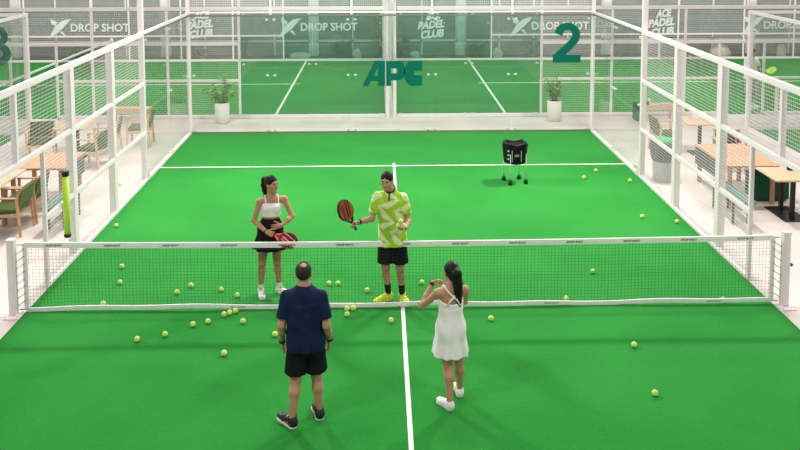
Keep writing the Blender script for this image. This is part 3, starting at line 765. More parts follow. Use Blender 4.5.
# ------------------------------------------------------------------ people: one continuous surface per body, grown from a distance field
def xf(J, s, sh):
    r = A_(J['root']); o = {}
    for k, v in J.items():
        if k in ('chestf', 'hipf', 'face') or k.startswith('hand') or isinstance(v, float): o[k] = v
        elif k == 'root': o[k] = tuple(r+A_(sh))
        else: o[k] = tuple(r+(A_(v)-r)*s+A_(sh))
    return o
class Grid:
    def __init__(s, lo, hi, h):
        s.lo = np.array(lo, float); s.h = h; s.n = (np.ceil((np.array(hi)-s.lo)/h).astype(int)+1)
        s.ax = [(s.lo[i]+h*np.arange(s.n[i])).astype(np.float32) for i in range(3)]
        s.D = np.full(tuple(s.n), 1.0, np.float32)
    def sub(s, lo, hi):
        a = np.clip(np.floor((np.array(lo)-s.lo)/s.h).astype(int), 0, s.n-1); b = np.clip(np.ceil((np.array(hi)-s.lo)/s.h).astype(int)+1, 1, s.n)
        sl = tuple(slice(a[i], max(b[i], a[i]+1)) for i in range(3))
        X = s.ax[0][sl[0]][:, None, None]; Y = s.ax[1][sl[1]][None, :, None]; Z = s.ax[2][sl[2]][None, None, :]
        return sl, X, Y, Z
    def add(s, prim, grow=0.0, op='u'):
        fn, lo, hi, k = prim; m = .03+k+max(grow, 0)
        sl, X, Y, Z = s.sub(np.array(lo)-m, np.array(hi)+m); d = fn(X, Y, Z)-grow; D = s.D[sl]
        if op == 'u':
            if k > 0:
                hh = np.clip(.5+.5*(D-d)/k, 0, 1); r = D*(1-hh)+d*hh-k*hh*(1-hh)
            else: r = np.minimum(D, d)
        else:  # cut away
            if k > 0:
                q = np.maximum(k-np.abs(D+d), 0)/k; r = np.maximum(D, -d)+q*q*k*.25
            else: r = np.maximum(D, -d)
        s.D[sl] = r; return s
    def plane(s, p, nrm, k=0):
        """keep the side opposite to nrm"""
        X, Y, Z = s.ax[0][:, None, None], s.ax[1][None, :, None], s.ax[2][None, None, :]
        d = (X-p[0])*nrm[0]+(Y-p[1])*nrm[1]+(Z-p[2])*nrm[2]; s.D = np.maximum(s.D, d.astype(np.float32)); return s
    def wrinkle(s, amp, f, seed=0):
        X, Y, Z = s.ax[0][:, None, None], s.ax[1][None, :, None], s.ax[2][None, None, :]
        s.D += (amp*(np.sin(f*(X*1.1+Z*.7)+seed)*np.sin(f*(Y*.9-Z*.5)+2*seed)+.6*np.sin(f*1.9*(X-.4*Z+Y)+seed))).astype(np.float32); return s
    def mesh(s, smooth=2):
        D = s.D; D[0] = D[-1] = 1; D[:, 0] = D[:, -1] = 1; D[:, :, 0] = D[:, :, -1] = 1
        I = D < 0; nx, ny, nz = D.shape
        c = np.zeros((nx-1, ny-1, nz-1), np.uint8)
        for i in (0, 1):
            for j in (0, 1):
                for k in (0, 1): c += I[i:nx-1+i, j:ny-1+j, k:nz-1+k]
        act = np.argwhere((c > 0) & (c < 8)); idx = np.full(c.shape, -1, np.int64); idx[tuple(act.T)] = np.arange(len(act))
        P = np.zeros((len(act), 3)); W = np.zeros(len(act))
        cs = [(0,0,0),(1,0,0),(0,1,0),(1,1,0),(0,0,1),(1,0,1),(0,1,1),(1,1,1)]
        for a, b in ((0,1),(2,3),(4,5),(6,7),(0,2),(1,3),(4,6),(5,7),(0,4),(1,5),(2,6),(3,7)):
            A, B = np.array(cs[a]), np.array(cs[b]); da = D[tuple((act+A).T)]; db = D[tuple((act+B).T)]
            m = (da < 0) != (db < 0); t = np.where(m, da/np.where(m, da-db, 1), 0)
            P += np.where(m[:, None], A+(B-A)*t[:, None], 0); W += m
        V = s.lo+(act+P/W[:, None])*s.h; F = []
        for ax in range(3):
            o = [i for i in range(3) if i != ax]
            a = [slice(None)]*3; b = [slice(None)]*3; a[ax] = slice(0, -1); b[ax] = slice(1, None)
            e = np.argwhere(I[tuple(a)] != I[tuple(b)]); fl = I[tuple(a)][tuple(e.T)]
            q = []
            for u, v in ((0, 0), (-1, 0), (-1, -1), (0, -1)):
                p = e.copy(); p[:, o[0]] += u; p[:, o[1]] += v; q.append(idx[tuple(p.T)])
            q = np.stack(q, 1); flip = fl if ax != 1 else ~fl
            q[~flip] = q[~flip][:, ::-1]; F.append(q)
        F = np.concatenate(F)
        for _ in range(smooth):
            S = np.zeros_like(V); C = np.zeros(len(V))
            for i in range(4):
                np.add.at(S, F[:, i], V[F[:, (i+1) % 4]]); np.add.at(C, F[:, i], 1)
                np.add.at(S, F[:, i], V[F[:, (i-1) % 4]]); np.add.at(C, F[:, i], 1)
            V = V*.45+.55*S/C[:, None]
        return V, F
def np_build(name, V, F, mats, parent=None, mi=None):
    me = bpy.data.meshes.new(name); me.vertices.add(len(V)); me.vertices.foreach_set('co', V.astype(np.float32).ravel())
    me.loops.add(F.size); me.loops.foreach_set('vertex_index', F.astype(np.int32).ravel())
    me.polygons.add(len(F)); me.polygons.foreach_set('loop_start', np.arange(0, F.size, 4, dtype=np.int32))
    for m in mats: me.materials.append(m)
    if mi is not None: me.polygons.foreach_set('material_index', mi.astype(np.int32))
    me.update(calc_edges=True); me.validate()
    me.polygons.foreach_set('use_smooth', np.ones(len(me.polygons), bool))
    o = bpy.data.objects.new(name, me); COL.objects.link(o)
    if parent: o.parent = parent
    return o
A_ = lambda p: np.array(p, float)
def unit(v): v = A_(v); return v/np.linalg.norm(v)
def cap(a, b, ra, rb, k=.02):
    a, b = A_(a), A_(b); d = b-a; L2 = max(d@d, 1e-9); R = max(ra, rb)
    def fn(X, Y, Z):
        x, y, z = X-a[0], Y-a[1], Z-a[2]; t = np.clip((x*d[0]+y*d[1]+z*d[2])/L2, 0, 1)
        return np.sqrt((x-t*d[0])**2+(y-t*d[1])**2+(z-t*d[2])**2)-(ra+(rb-ra)*t)
    return fn, np.minimum(a, b)-R, np.maximum(a, b)+R, k
def ell(c, r, R=None, k=.02):
    c = A_(c); R = np.eye(3) if R is None else R; r = A_(r); m = max(r)
    def fn(X, Y, Z):
        x, y, z = X-c[0], Y-c[1], Z-c[2]
        q = [(x*R[0, i]+y*R[1, i]+z*R[2, i]) for i in range(3)]
        k0 = np.sqrt(sum((q[i]/r[i])**2 for i in range(3))); k1 = np.sqrt(sum((q[i]/r[i]**2)**2 for i in range(3)))+1e-6
        return k0*(k0-1)/k1
    return fn, c-m, c+m, k
def econe(a, b, ra, rb, side, k=.02, pleat=0, npl=12, power=1.0):
    """elliptic cone from a to b; ra, rb = (half width along side, half depth)"""
    a, b = A_(a), A_(b); d = b-a; L = np.linalg.norm(d); d = d/L; s = A_(side); s = unit(s-d*(s@d)); f = np.cross(d, s); m = max(*ra, *rb)*(1+pleat)
    def fn(X, Y, Z):
        x, y, z = X-a[0], Y-a[1], Z-a[2]; t = x*d[0]+y*d[1]+z*d[2]; u = np.clip(t/L, 0, 1)**power
        p = x*s[0]+y*s[1]+z*s[2]; q = x*f[0]+y*f[1]+z*f[2]
        rx = ra[0]+(rb[0]-ra[0])*u; ry = ra[1]+(rb[1]-ra[1])*u
        if pleat: w = 1+pleat*u*np.cos(npl*np.arctan2(q, p)); rx = rx*w; ry = ry*w
        e = (np.sqrt((p/rx)**2+(q/ry)**2)-1)*np.minimum(rx, ry)
        return np.maximum(np.maximum(-t, t-L), e)
    return fn, np.minimum(a, b)-m, np.maximum(a, b)+m, k
SKINS = {}
def skin_mats(key, skin, hair, lip):
    if key not in SKINS:
        SKINS[key] = [mat('skin_'+key, skin, .5, .35, var=.06, scale=9), mat('eye_white_'+key, (.42, .40, .38), .4), mat('iris_'+key, (.03, .02, .015), .2),
                      mat('brow_'+key, hair, .7), mat('lips_'+key, lip, .45)]
    return SKINS[key]
def hand(prims, w, hd, pn, thumb, curl, sc=1.0, spread=.10):
    """palm, four unequal fingers in three bends each and a thumb; pn = the way the palm faces, thumb = the side the thumb leaves"""
    hd, pn = unit(hd), A_(pn); pn = unit(pn-hd*(pn@hd)); sd = unit(thumb-hd*(A_(thumb)@hd)-pn*(A_(thumb)@pn)); w = A_(w)
    R = np.stack([sd, hd, pn], 1)
    prims.append(ell(w+hd*.048*sc, (.041*sc, .056*sc, .017*sc), R, .012))
    prims.append(cap(w, w+hd*.03*sc, .026*sc, .026*sc, .015))
    for i, (off, ln) in enumerate(((.031, .072), (.0105, .080), (-.0105, .074), (-.031, .058))):
        p = w+hd*.088*sc+sd*off*sc*1.05; a = 0.0; sp = spread*(off/.031)
        for j, fr in enumerate((.44, .31, .25)):
            a += curl*(.75, 1.0, .8)[j]
            q = p+(unit(hd+sd*sp)*math.cos(a)+pn*math.sin(a))*ln*fr*sc
            prims.append(cap(p, q, (.0098, .009, .0083)[j]*sc, (.009, .0083, .0072)[j]*sc, .003)); p = q
    p = w+hd*.028*sc+sd*.028*sc
    for j, (ln, t) in enumerate(((.042, .55), (.034, .85), (.028, 1.1))):
        t2 = t*(.5+curl*.5)
        q = p+unit(sd*(.85-.35*j)+hd*.75+pn*t2*.8)*ln*sc; prims.append(cap(p, q, (.0135, .0115, .0105)[j]*sc, (.0115, .0105, .0085)[j]*sc, .006)); p = q
    return w+hd*.085*sc+pn*.03*sc
def frame(fwd, up):
    up = unit(up); f = A_(fwd); f = unit(f-up*(f@up)); s = np.cross(f, up); return np.stack([s, f, up], 1)   # side = person's right
def person(label, J, key, skin, hairc, lip, female=False, sc=1.0, h=.0042):
    """J: joints in metres, world coordinates; returns root, prim lists and frames"""
    root_loc = A_(J['root'])
    t = thing('person', label, 'person', tuple(root_loc), 0)
    Q = {k: (A_(v)-root_loc if k not in ('root', 'face', 'chestf', 'hipf', 'handRd', 'handRp', 'handRt', 'handLd', 'handLp', 'handLt') else A_(v)) for k, v in J.items() if not isinstance(v, (float, int))}
    g = .86 if female else 1.0; g *= sc
    up = unit(Q['neck']-Q['pelvis']); C = frame(Q['chestf'], up); Pv = frame(Q['hipf'], (0, 0, 1))
    pel, neck = Q['pelvis'], Q['neck']; Lt = np.linalg.norm(neck-pel)
    T = []
    at = lambda u, f=0, s=0: pel+(neck-pel)*u+C[:, 1]*f+C[:, 0]*s
    if female:
        T += [ell(at(.02, -.01), (.165*g*1.08, .118*g, .125), Pv, .04), ell(at(.36), (.128*g, .092*g, .14), C, .05), ell(at(.66, .0), (.150*g, .102*g, .17), C, .05)]
        for s in (-1, 1):
            T.append(ell(at(.66, .085*g, s*.068*g), (.058*g, .05*g, .056*g), C, .03)); T.append(ell(pel+Pv[:, 1]*-.055+Pv[:, 0]*s*.07*g+A_((0, 0, -.05)), (.083*g, .085*g, .09), Pv, .04))
    else:
        T += [ell(at(.0, 0), (.165*g, .118*g, .12), Pv, .04), ell(at(.34), (.143*g, .105*g, .16), C, .05), ell(at(.68, .005), (.165*g, .118*g, .20), C, .05)]
        for s in (-1, 1):
            T.append(ell(at(.74, .07*g, s*.075*g), (.085*g, .05*g, .07*g), C, .04)); T.append(ell(pel+Pv[:, 1]*-.05+Pv[:, 0]*s*.07*g+A_((0, 0, -.05)), (.085*g, .085*g, .09), Pv, .04))
    T += [cap(Q['shL']*.82+Q['shR']*.18, Q['shR']*.82+Q['shL']*.18, .056*g, .056*g, .04), cap(at(.93, -.01), at(1.02, .0), .075*g, .055*g, .05)]
    ARM = {}; LEG = {}; B = list(T)
    for s in 'LR':
        sh, el, wr = Q['sh'+s], Q['el'+s], Q['wr'+s]
        ARM[s] = [ell(sh, (.056*g,)*3, None, .04), cap(sh, el, .049*g, .039*g, .02)]
        fore = [cap(el, el*.6+wr*.4, .039*g, .040*g, .02), cap(el*.6+wr*.4, wr, .039*g, .027*g, .02)]
        B += ARM[s]+fore; ARM[s+'f'] = fore
        hp, kn, an = Q['hip'+s], Q['kn'+s], Q['an'+s]
        cf = unit(np.cross(np.cross(an-kn, Pv[:, 1]), an-kn)); cf = cf if cf@Pv[:, 1] > 0 else -cf
        mid = kn*.68+an*.32-cf*.018
        gl = (.94 if female else 1.0)*sc
        LEG[s] = [cap(hp, kn, .088*gl, .056*gl, .03), cap(kn+(hp-kn)*.25, kn, .062*gl, .055*gl, .02), cap(kn, mid, .052*gl, .056*gl, .02), cap(mid, an, .054*gl, .035*gl, .025), ell(kn+cf*.02, (.04*gl, .04*gl, .05*gl), None, .02)]
        B += LEG[s]+[cap(an, an+Q['toe'+s]*.0+unit(Q['toe'+s]-an*A_((1, 1, 0)))*.06-A_((0, 0, .05)), .034*gl, .03*gl, .02)]
    # head
    H = frame(Q['face'], Q['headup'] if 'headup' in Q else (0, 0, 1)); hc = Q['head']
    hs = (.96 if female else 1.0)*sc
    hp_ = lambda x, y, z: hc+H@A_((x*hs, y*hs, z*hs))
    E_ = lambda c, r, k=.012: ell(hp_(*c), A_(r)*hs, H, k)
    K_ = lambda a, b, ra, rb, k=.012: cap(hp_(*a), hp_(*b), ra*hs, rb*hs, k)
    HD = [E_((0, -.012, .032), (.075, .096, .088), .02), E_((0, .022, -.025), (.060, .070, .082), .03), K_((-.036, .022, -.068), (0, .066, -.096), .024, .020, .025), K_((.036, .022, -.068), (0, .066, -.096), .024, .020, .025),
          K_((-.036, .076, .028), (.036, .076, .028), .013, .013, .015), K_((0, .088, .016), (0, .106, -.022), .009, .0125, .01), K_((-.012, .094, -.024), (.012, .094, -.024), .009, .009, .008),
          K_((-.042, .066, -.018), (.042, .066, -.018), .02, .02, .02), K_((-.017, .083, -.050), (.017, .083, -.050), .008, .008, .006), K_((-.014, .082, -.060), (.014, .082, -.060), .008, .008, .006)]
    for s in (-1, 1): HD += [E_((s*.076, -.006, -.004), (.011, .018, .031), .01), E_((s*.031, .076, .006), (.014, .013, .012), .004)]
    nk = .050*g if female else .057*g
    B += HD+[cap(hp_(0, -.018, -.055), neck, nk, nk*1.12, .03)]
    hold = {}
    for s in 'LR':
        hold[s] = hand(B, Q['wr'+s], J['hand'+s+'d'], J['hand'+s+'p'], J['hand'+s+'t'], J.get('curl'+s, .35), (.88 if female else 1.0)*sc)
    lo = np.min([p[1] for p in B], 0)-.03; hi = np.max([p[2] for p in B], 0)+.03
    G = Grid(lo, hi, h)
    for p in B: G.add(p)
    V, F = G.mesh(2)
    fc = (V[F].mean(1)-hc)@H/hs; mi = np.zeros(len(F), int)
    ax = np.abs(fc[:, 0]); front = fc[:, 1] > .06
    mi[front & (ax > .014) & (ax < .047) & (np.abs(fc[:, 2]-.031+.10*(ax-.03)) < .006)] = 3
    ey = front & (((ax-.031)/.015)**2+((fc[:, 2]-.006)/.008)**2 < 1); mi[ey] = 1
    mi[ey & ((ax-.031)**2+(fc[:, 2]-.006)**2 < .0075**2)] = 2
    mi[front & (ax < .027-1.2*np.abs(fc[:, 2]+.055)) & (np.abs(fc[:, 2]+.055) < .012)] = 4
    np_build('body', V, F, skin_mats(key, skin, hairc, lip), t, mi)
    return dict(t=t, T=T, ARM=ARM, LEG=LEG, Q=Q, C=C, P=Pv, H=H, hc=hc, hs=hs, hp=hp_, E=E_, K=K_, at=at, g=g, lo=lo, hi=hi, hold=hold, HD=HD)
def garment(p, name, G, m, par=None, smooth=3, mi=None):
    V, F = G.mesh(smooth); k = mi(V[F].mean(1)) if mi else None
    return np_build(name, V, F, m if isinstance(m, list) else [m], par or p['t'], k)
def gridfor(prims, h=.006, pad=.07): return Grid(np.min([q[1] for q in prims], 0)-pad, np.max([q[2] for q in prims], 0)+pad, h)
def shoe(p, s, upper, sole, accent=None, sc=1.0, ank=.10):
    Q = p['Q']; an = Q['an'+s]; toe = Q['toe'+s]; d = unit((toe-an)*A_((1, 1, 0))); sd = np.cross(d, (0, 0, 1)); z = A_((0, 0, 1))
    hl = A_((an[0], an[1], 0))-d*.045*sc; R = np.stack([sd, d, z], 1); f = lambda a, b, c: hl+d*a*sc+sd*b*sc+z*(c*sc+TZ)
    U = [cap(f(.035, 0, .05), f(.14, 0, .045), .038*sc, .041*sc, .02), ell(f(.20, 0, .035), (.045*sc, .068*sc, .034*sc), R, .03), ell(f(.03, 0, .05), (.038*sc, .042*sc, .052*sc), R, .03), cap(f(.045, 0, .06), f(.05, 0, ank), .041*sc, .043*sc, .02)]
    G = gridfor(U, .0045, .03)
    for q in U: G.add(q)
    G.add(cap(f(.05, 0, ank+.025), f(.05, 0, ank+.03), .034*sc, .034*sc, .006), op='d')
    G.plane(f(0, 0, .022), (0, 0, -1))
    o = garment(p, 'shoe', G, upper, smooth=2)
    S = [cap(f(.04, 0, .015), f(.21, 0, .015), .042*sc, .050*sc, 0)]
    G = gridfor(S, .0045, .03); G.add(S[0]); G.add(ell(f(.115, -.085, .015), (.042*sc, .09*sc, .2), R, .02), op='d')
    G.plane(f(0, 0, .042 if accent is not None else .034), (0, 0, 1)); G.plane((0, 0, TZ+.001), (0, 0, -1))
    garment(p, 'sole', G, sole, o, smooth=1)
    mb = MB()
    for k in range(4):
        y = .095+.024*k; zz = .096-.012*k; mb.tube([f(y, -.022, zz-.012), f(y+.006, 0, zz-.003), f(y, .022, zz-.012)], .0045*sc, 5)
    mb.build('lace', M['grey'] if accent is None else accent, o)
    if accent is not None:
        mb = MB()
        for b in (-1, 1): mb.tube([f(-.006, b*.006, .048), f(.02, b*.039, .052), f(.07, b*.040, .046), f(.11, b*.043, .042)], .008*sc, 6)
        mb.build('stripe', M['red'], o)
    return o
def sock(p, s, m, top=.20):
    Q = p['Q']; an, kn = Q['an'+s], Q['kn'+s]; q = [cap(an-A_((0, 0, .03)), an+(kn-an)*(top/np.linalg.norm(kn-an)), .040*p['g'], .046*p['g'] if top > .12 else .042*p['g'], .01)]
    G = gridfor(q, .005, .03); G.add(q[0]); G.plane(an+(kn-an)*(top/np.linalg.norm(kn-an)), unit(kn-an)); return garment(p, 'sock', G, m, smooth=1)
def shorts(p, m, hemz, waist=.10, flare=.03):
    Q = p['Q']; pel = Q['pelvis']; P_ = p['P']; g = p['g']; pr = [econe(pel+A_((0, 0, -.10)), pel+A_((0, 0, waist)), (.166*g, .132*g), (.145*g, .11*g), P_[:, 0], .03)]
    for s in 'LR':
        hp, kn = Q['hip'+s], Q['kn'+s]; u = (hp[2]-hemz)/(hp[2]-kn[2]); e = hp+(kn-hp)*u
        pr.append(econe(hp+A_((0, 0, .04)), e, (.090*g, .116*g), (.085*g+flare, .092*g+flare), P_[:, 0], .03))
    pr += [ell(pel+P_[:, 1]*-.055+A_((0, 0, -.07)), (.15*g, .092*g, .10), P_, .03)]
    G = gridfor(pr)
    for q in pr: G.add(q)
    G.wrinkle(.0028, 38, 1.3); return garment(p, 'shorts', G, m)
def tee(p, m, hem, sleeve=.62, loose=.02, mi=None, mats=None):
    Q = p['Q']; g = p['g']; C = p['C']; pel, neck = Q['pelvis'], Q['neck']; up = unit(neck-pel)
    b = p['at'](.72); a = pel+up*(hem-pel[2])/up[2]
    pr = [econe(a, b, (.192*g+loose*.5, .165*g+loose*.5), (.160*g+loose*.5, .116*g+loose*.4), C[:, 0], .05)]
    G = gridfor(pr+p['T']+p['ARM']['L']+p['ARM']['R'], .006, .06)
    for q in p['T'][1:]: G.add(q, grow=.014)
    lowcut = a
    G.plane(lowcut, -up)
    G.add(pr[0])
    for s in 'LR':
        sh, el = Q['sh'+s], Q['el'+s]; e = sh+(el-sh)*sleeve; A2 = Grid(G.lo, G.lo+G.h*(G.n-1), G.h); d = unit(el-sh)
        A2.n = G.n; A2.ax = G.ax; A2.D = np.full(G.D.shape, 1.0, np.float32)
        A2.add(cap(sh, el, .072*g, .062*g+loose*.3, 0)); A2.plane(e, d)
        hh = np.clip(.5+.5*(G.D-A2.D)/.03, 0, 1); G.D = G.D*(1-hh)+A2.D*hh-.03*hh*(1-hh)
    G.wrinkle(.0030, 30, p['lo'][0])
    nk = neck+up*.045+C[:, 1]*.012
    G.add(cap(neck+up*.035+C[:, 1]*.012, nk+up*.1, .066*g, .085*g, .01), op='d')
    return garment(p, 'shirt', G, mats or m, mi=mi)
def hair_short(p, m, bald=False, low=-.05):
    G_ = [p['E']((0, -.018, .036), (.082, .100, .096), .02)]
    G = gridfor(G_, .004, .03); G.add(G_[0]); G.wrinkle(.0018, 160, 1)
    G.add(p['E']((0, .105, -.035), (.092, .088, .098), .012), op='d')
    G.plane(p['hp'](0, 0, low), -p['H'][:, 2])
    for s in (-1, 1): G.add(p['E']((s*.085, .012, -.03), (.03, .05, .045), .01), op='d')
    if bald:
        G.add(p['E']((.004, -.045, .118), (.036, .040, .030), .01), op='d'); G.add(p['E']((0, .055, .115), (.05, .05, .022), .01), op='d')
    return garment(p, 'hair', G, m, smooth=2)
def hair_long(p, m, tail, r=.034):
    pr = [p['E']((0, -.018, .036), (.083, .103, .098), .02), p['E']((0, -.07, -.01), (.066, .05, .075), .02)]
    tl = [cap(p['hp'](*tail[i]), p['hp'](*tail[i+1]), (r*.62, r*1.0, r*1.0, r*.85, r*.6, r*.3)[min(i, 5)], (r*1.0, r*1.0, r*.85, r*.6, r*.3, r*.12)[min(i, 5)], .02) for i in range(len(tail)-1)]
    G = gridfor(pr+tl, .005, .05)
    for q in pr: G.add(q)
    G.add(p['E']((0, .108, -.03), (.088, .088, .10), .012), op='d')
    for s in (-1, 1): G.add(p['E']((s*.085, .01, -.028), (.022, .03, .04), .008), op='d')
    G.plane(p['hp'](0, 0, -.085), -p['H'][:, 2])
    for q in tl: G.add(q)
    G.wrinkle(.0022, 110, 2)
    return garment(p, 'hair', G, m, smooth=2)
def wristband(p, s, m, u=.0, r=.033, nm='wristband', w=.012):
    wr, el = p['Q']['wr'+s], p['Q']['el'+s]; d = unit(wr-el); c = wr-d*(.012+u)
    x = unit(np.cross(d, (.3, .2, 1))); y = np.cross(d, x); R = []
    mb = MB()
    for a, q in ((-w, r-.004), (-w, r), (w, r), (w, r-.004)): R.append([tuple(c+d*a+(x*math.cos(2*PI*k/18)+y*math.sin(2*PI*k/18))*q*p['g']) for k in range(18)])
    return mb.loft(R+[R[0]], caps=False, smooth=True).build(nm, m, p['t'])
def racket(label, grip, head_dir, face_n, face_m, rim_m, accent_m, sc=1.0):
    """padel racket: grip = hand position"""
    t = thing('padel_racket', label, 'racket'); y = Vector(head_dir).normalized(); n = Vector(face_n); n = (n-y*n.dot(y)).normalized(); x = y.cross(n)
    t.matrix_world = Matrix(((x.x, y.x, n.x, grip[0]), (x.y, y.y, n.y, grip[1]), (x.z, y.z, n.z, grip[2]), (0, 0, 0, 1)))
    def out(s, N=40):
        o = []
        for k in range(N):
            a = 2*PI*k/N; o.append((.128*math.sin(a)*(1-.10*math.cos(a+PI))*s, .245+(.142*-math.cos(a))*s))
        return o
    R = []
    for s, z in ((.90, -.012), (.97, -.019), (1.0, -.012), (1.0, .012), (.97, .019), (.90, .012)):
        R.append([(u, v, z) for u, v in out(s)])
    MB().loft(R+[R[0]], caps=False, smooth=False).build('rim', rim_m, t)
    f = MB(); f.loft([[(u, v, z) for u, v in out(.93)] for z in (-.0165, .0165)], caps=True); fo = f.build('face', face_m, t)
    h_ = MB()
    for i in range(-3, 4):
        for j in range(-3, 4):
            u, v = i*.026, .25+j*.028
            if (u/.09)**2+((v-.25)/.10)**2 < 1: h_.lathe([(.0055, -.0172), (.0055, .0172)], (u, v, 0), 8)
    h_.build('hole_pattern', M['black'], fo)
    a = MB()
    for sgn in (-1, 1):
        z = .0172*sgn
        for q in ((.02, .03), (-.045, .022), (.07, .018)):
            pts = [(q[0]-.05, .15), (q[0]-.05+q[1], .15), (q[0]+.02+q[1]*.5, .34), (q[0]+.02, .34)]
            pts = [(max(-.1, min(.1, u)), v) for u, v in pts]
            a.prism(pts, lambda u, v, w: (u, v, z+w*sgn), .0012)
    a.build('face_stripes', accent_m, fo)
    for sg in (-1, 1): MB().bar((sg*.012, .055, 0), (sg*.062, .135, 0), .022, .024).build('throat', rim_m, t)
    g_ = MB(); g_.lathe([(.013, 0), (.0165, .01), (.0155, .12), (.013, .125)], n=14); o = g_.build('grip', M['black'], t)
    o.rotation_euler = (-PI/2, 0, 0); o.location = (0, -.065, 0); 
    MB().lathe([(.017, 0), (.019, .005), (.017, .016)], n=14).build('butt_cap', M['black'], o)
    return t
HAIR = mat('hair_black', (.010, .0075, .007), .55, .2, var=.4, scale=60)
HAIRB = mat('hair_brown', (.028, .017, .011), .55, .25, var=.4, scale=60)
# 1 --- man in navy shirt, seen from behind
z0 = TZ
J = dict(root=(-1.07, -2.58, 0), pelvis=(-1.06, -2.58, .93), neck=(-1.07, -2.60, 1.47), chestf=(-.05, 1, 0), hipf=(-.12, 1, 0), head=(-1.075, -2.575, 1.62), face=(-.02, 1, -.10),
  shL=(-1.245, -2.60, 1.385), shR=(-.895, -2.61, 1.385), elL=(-1.305, -2.63, 1.09), elR=(-.835, -2.65, 1.09), wrL=(-1.315, -2.52, .865), wrR=(-.815, -2.50, .87),
  hipL=(-1.155, -2.59, .88), hipR=(-.965, -2.57, .88), knL=(-1.17, -2.60, .49), knR=(-.955, -2.53, .49), anL=(-1.20, -2.70, .095), anR=(-.925, -2.55, .095), toeL=(-1.36, -2.52, .05), toeR=(-.985, -2.33, .05),
  handLd=(.05, .25, -1), handLp=(1, .1, .1), handLt=(.1, 1, .2), handRd=(.0, .35, -1), handRp=(-1, .1, .1), handRt=(-.1, 1, .2), curlL=.45, curlR=.5)
J = xf(J, .97, (0, -.05, 0))
p = person('person in navy T-shirt and black shorts seen from behind, in front of net', J, 'a', (.52, .28, .17), (.05, .03, .02), (.5, .22, .17))
tee(p, M['navy'], .82, .74, .025)
shorts(p, M['blackfab'], .545)
hair_short(p, HAIRB, bald=True)
for s in 'LR': wristband(p, s, M['black'], 0, .036, 'watch', .016)
for s in 'LR': sock(p, s, M['navy'], .10); shoe(p, s, M['black'], M['whitefab'], M['whitefab'], 1.10, .085)
# 2 --- woman in white dress, seen from behind
J = dict(root=(.47, -2.28, 0), pelvis=(.445, -2.29, .87), neck=(.455, -2.30, 1.335), chestf=(-.22, 1, 0), hipf=(-.25, 1, 0), head=(.452, -2.265, 1.465), face=(-.45, 1, -.04),
  shL=(.31, -2.33, 1.265), shR=(.605, -2.265, 1.265), elL=(.145, -2.17, 1.05), elR=(.625, -2.03, 1.03), wrL=(.265, -2.03, 1.245), wrR=(.47, -1.99, 1.13),
  hipL=(.365, -2.31, .82), hipR=(.525, -2.27, .82), knL=(.415, -2.33, .455), knR=(.545, -2.21, .455), anL=(.43, -2.44, .09), anR=(.56, -2.17, .09), toeL=(.31, -2.27, .05), toeR=(.525, -1.95, .05),
  handLd=(.9, .15, .05), handLp=(.1, -.6, -.3), handLt=(-.2, .1, 1), handRd=(-.9, .35, .15), handRp=(-.2, -.6, -.2), handRt=(.1, .1, 1), curlL=.55, curlR=.55)
J = xf(J, .98, (0, -.03, 0))
p = person('person in short white dress with long dark ponytail seen from behind, in front of net', J, 'b', (.52, .27, .165), (.02, .014, .012), (.5, .2, .18), True, .97)
Q = p['Q']; C = p['C']; g = p['g']
pr = [econe(p['at'](.42), A_((Q['pelvis'][0], Q['pelvis'][1]-.01, .565)), (.122*g, .10*g), (.236*g, .212*g), C[:, 0], .05, .06, 9, .86)]
G = gridfor(pr+p['T'], .006, .06)
for q in p['T'][:7]: G.add(q, grow=.012)
G.plane(p['at'](.70), unit(Q['neck']-Q['pelvis'])-C[:, 1]*.45)
G.add(pr[0]); G.wrinkle(.002, 30, 2.2)
dr = garment(p, 'dress', G, M['whitefab'])
def strap(p, pts, m, r=.008, par=None): return MB().tube([tuple(q) for q in pts], r, 6).build('strap', m, par or p['t'])
bk_ = lambda u, s, f: p['at'](u, f, s)
for sg in (-1, 1):
    strap(p, [bk_(.60, sg*.085*g, -.110*g), bk_(.72, sg*.045*g, -.118*g), bk_(.80, 0, -.112*g), bk_(.90, -sg*.06*g, -.088*g), bk_(.985, -sg*.095*g, -.045*g), bk_(.995, -sg*.10*g, .01), bk_(.93, -sg*.095*g, .072*g), bk_(.78, -sg*.085*g, .118*g)], M['whitefab'], .010, dr)
hair_long(p, HAIR, [(0, -.085, .055), (.0, -.13, .03), (.012, -.135, -.09), (.025, -.125, -.20), (.035, -.115, -.30), (.04, -.11, -.40)], .050)
MB().tube([tuple(p['hp'](.022*math.cos(a), -.108, .045+.022*math.sin(a))) for a in [2*PI*k/12 for k in range(13)]], .006, 6).build('hair_tie', M['black'], p['t'])
wristband(p, 'L', M['black'], 0, .034, 'watch', .016)
for s in 'LR': sock(p, s, M['whitefab'], .07); shoe(p, s, M['whitefab'], M['whitefab'], None, .93, .085)
# 3 --- coach in lime patterned shirt, facing the camera
J = dict(root=(-.13, .22, 0), pelvis=(-.135, .14, .965), neck=(-.165, .12, 1.53), chestf=(-.12, -1, 0), hipf=(-.06, -1, 0), head=(-.205, .075, 1.675), face=(-.35, -1, -.42),
  headup=(.10, .10, 1.0), shR=(-.325, .14, 1.45), shL=(.00, .11, 1.44), elR=(-.40, .10, 1.17), elL=(.075, .09, 1.16), wrR=(-.565, -.12, 1.205), wrL=(.025, -.14, 1.13),
  hipR=(-.225, .15, .915), hipL=(-.045, .14, .915), knR=(-.225, .16, .505), knL=(-.035, .12, .505), anR=(-.185, .27, .10), anL=(-.01, .20, .10), toeR=(-.36, .07, .05), toeL=(.05, -.03, .05),
  handRd=(-.75, -.45, -.05), handRp=(.35, -.5, -.5), handRt=(-.2, -.3, 1), handLd=(-.55, -.75, .05), handLp=(-.1, -.1, 1), handLt=(.8, -.5, .1), curlR=.95, curlL=.50)
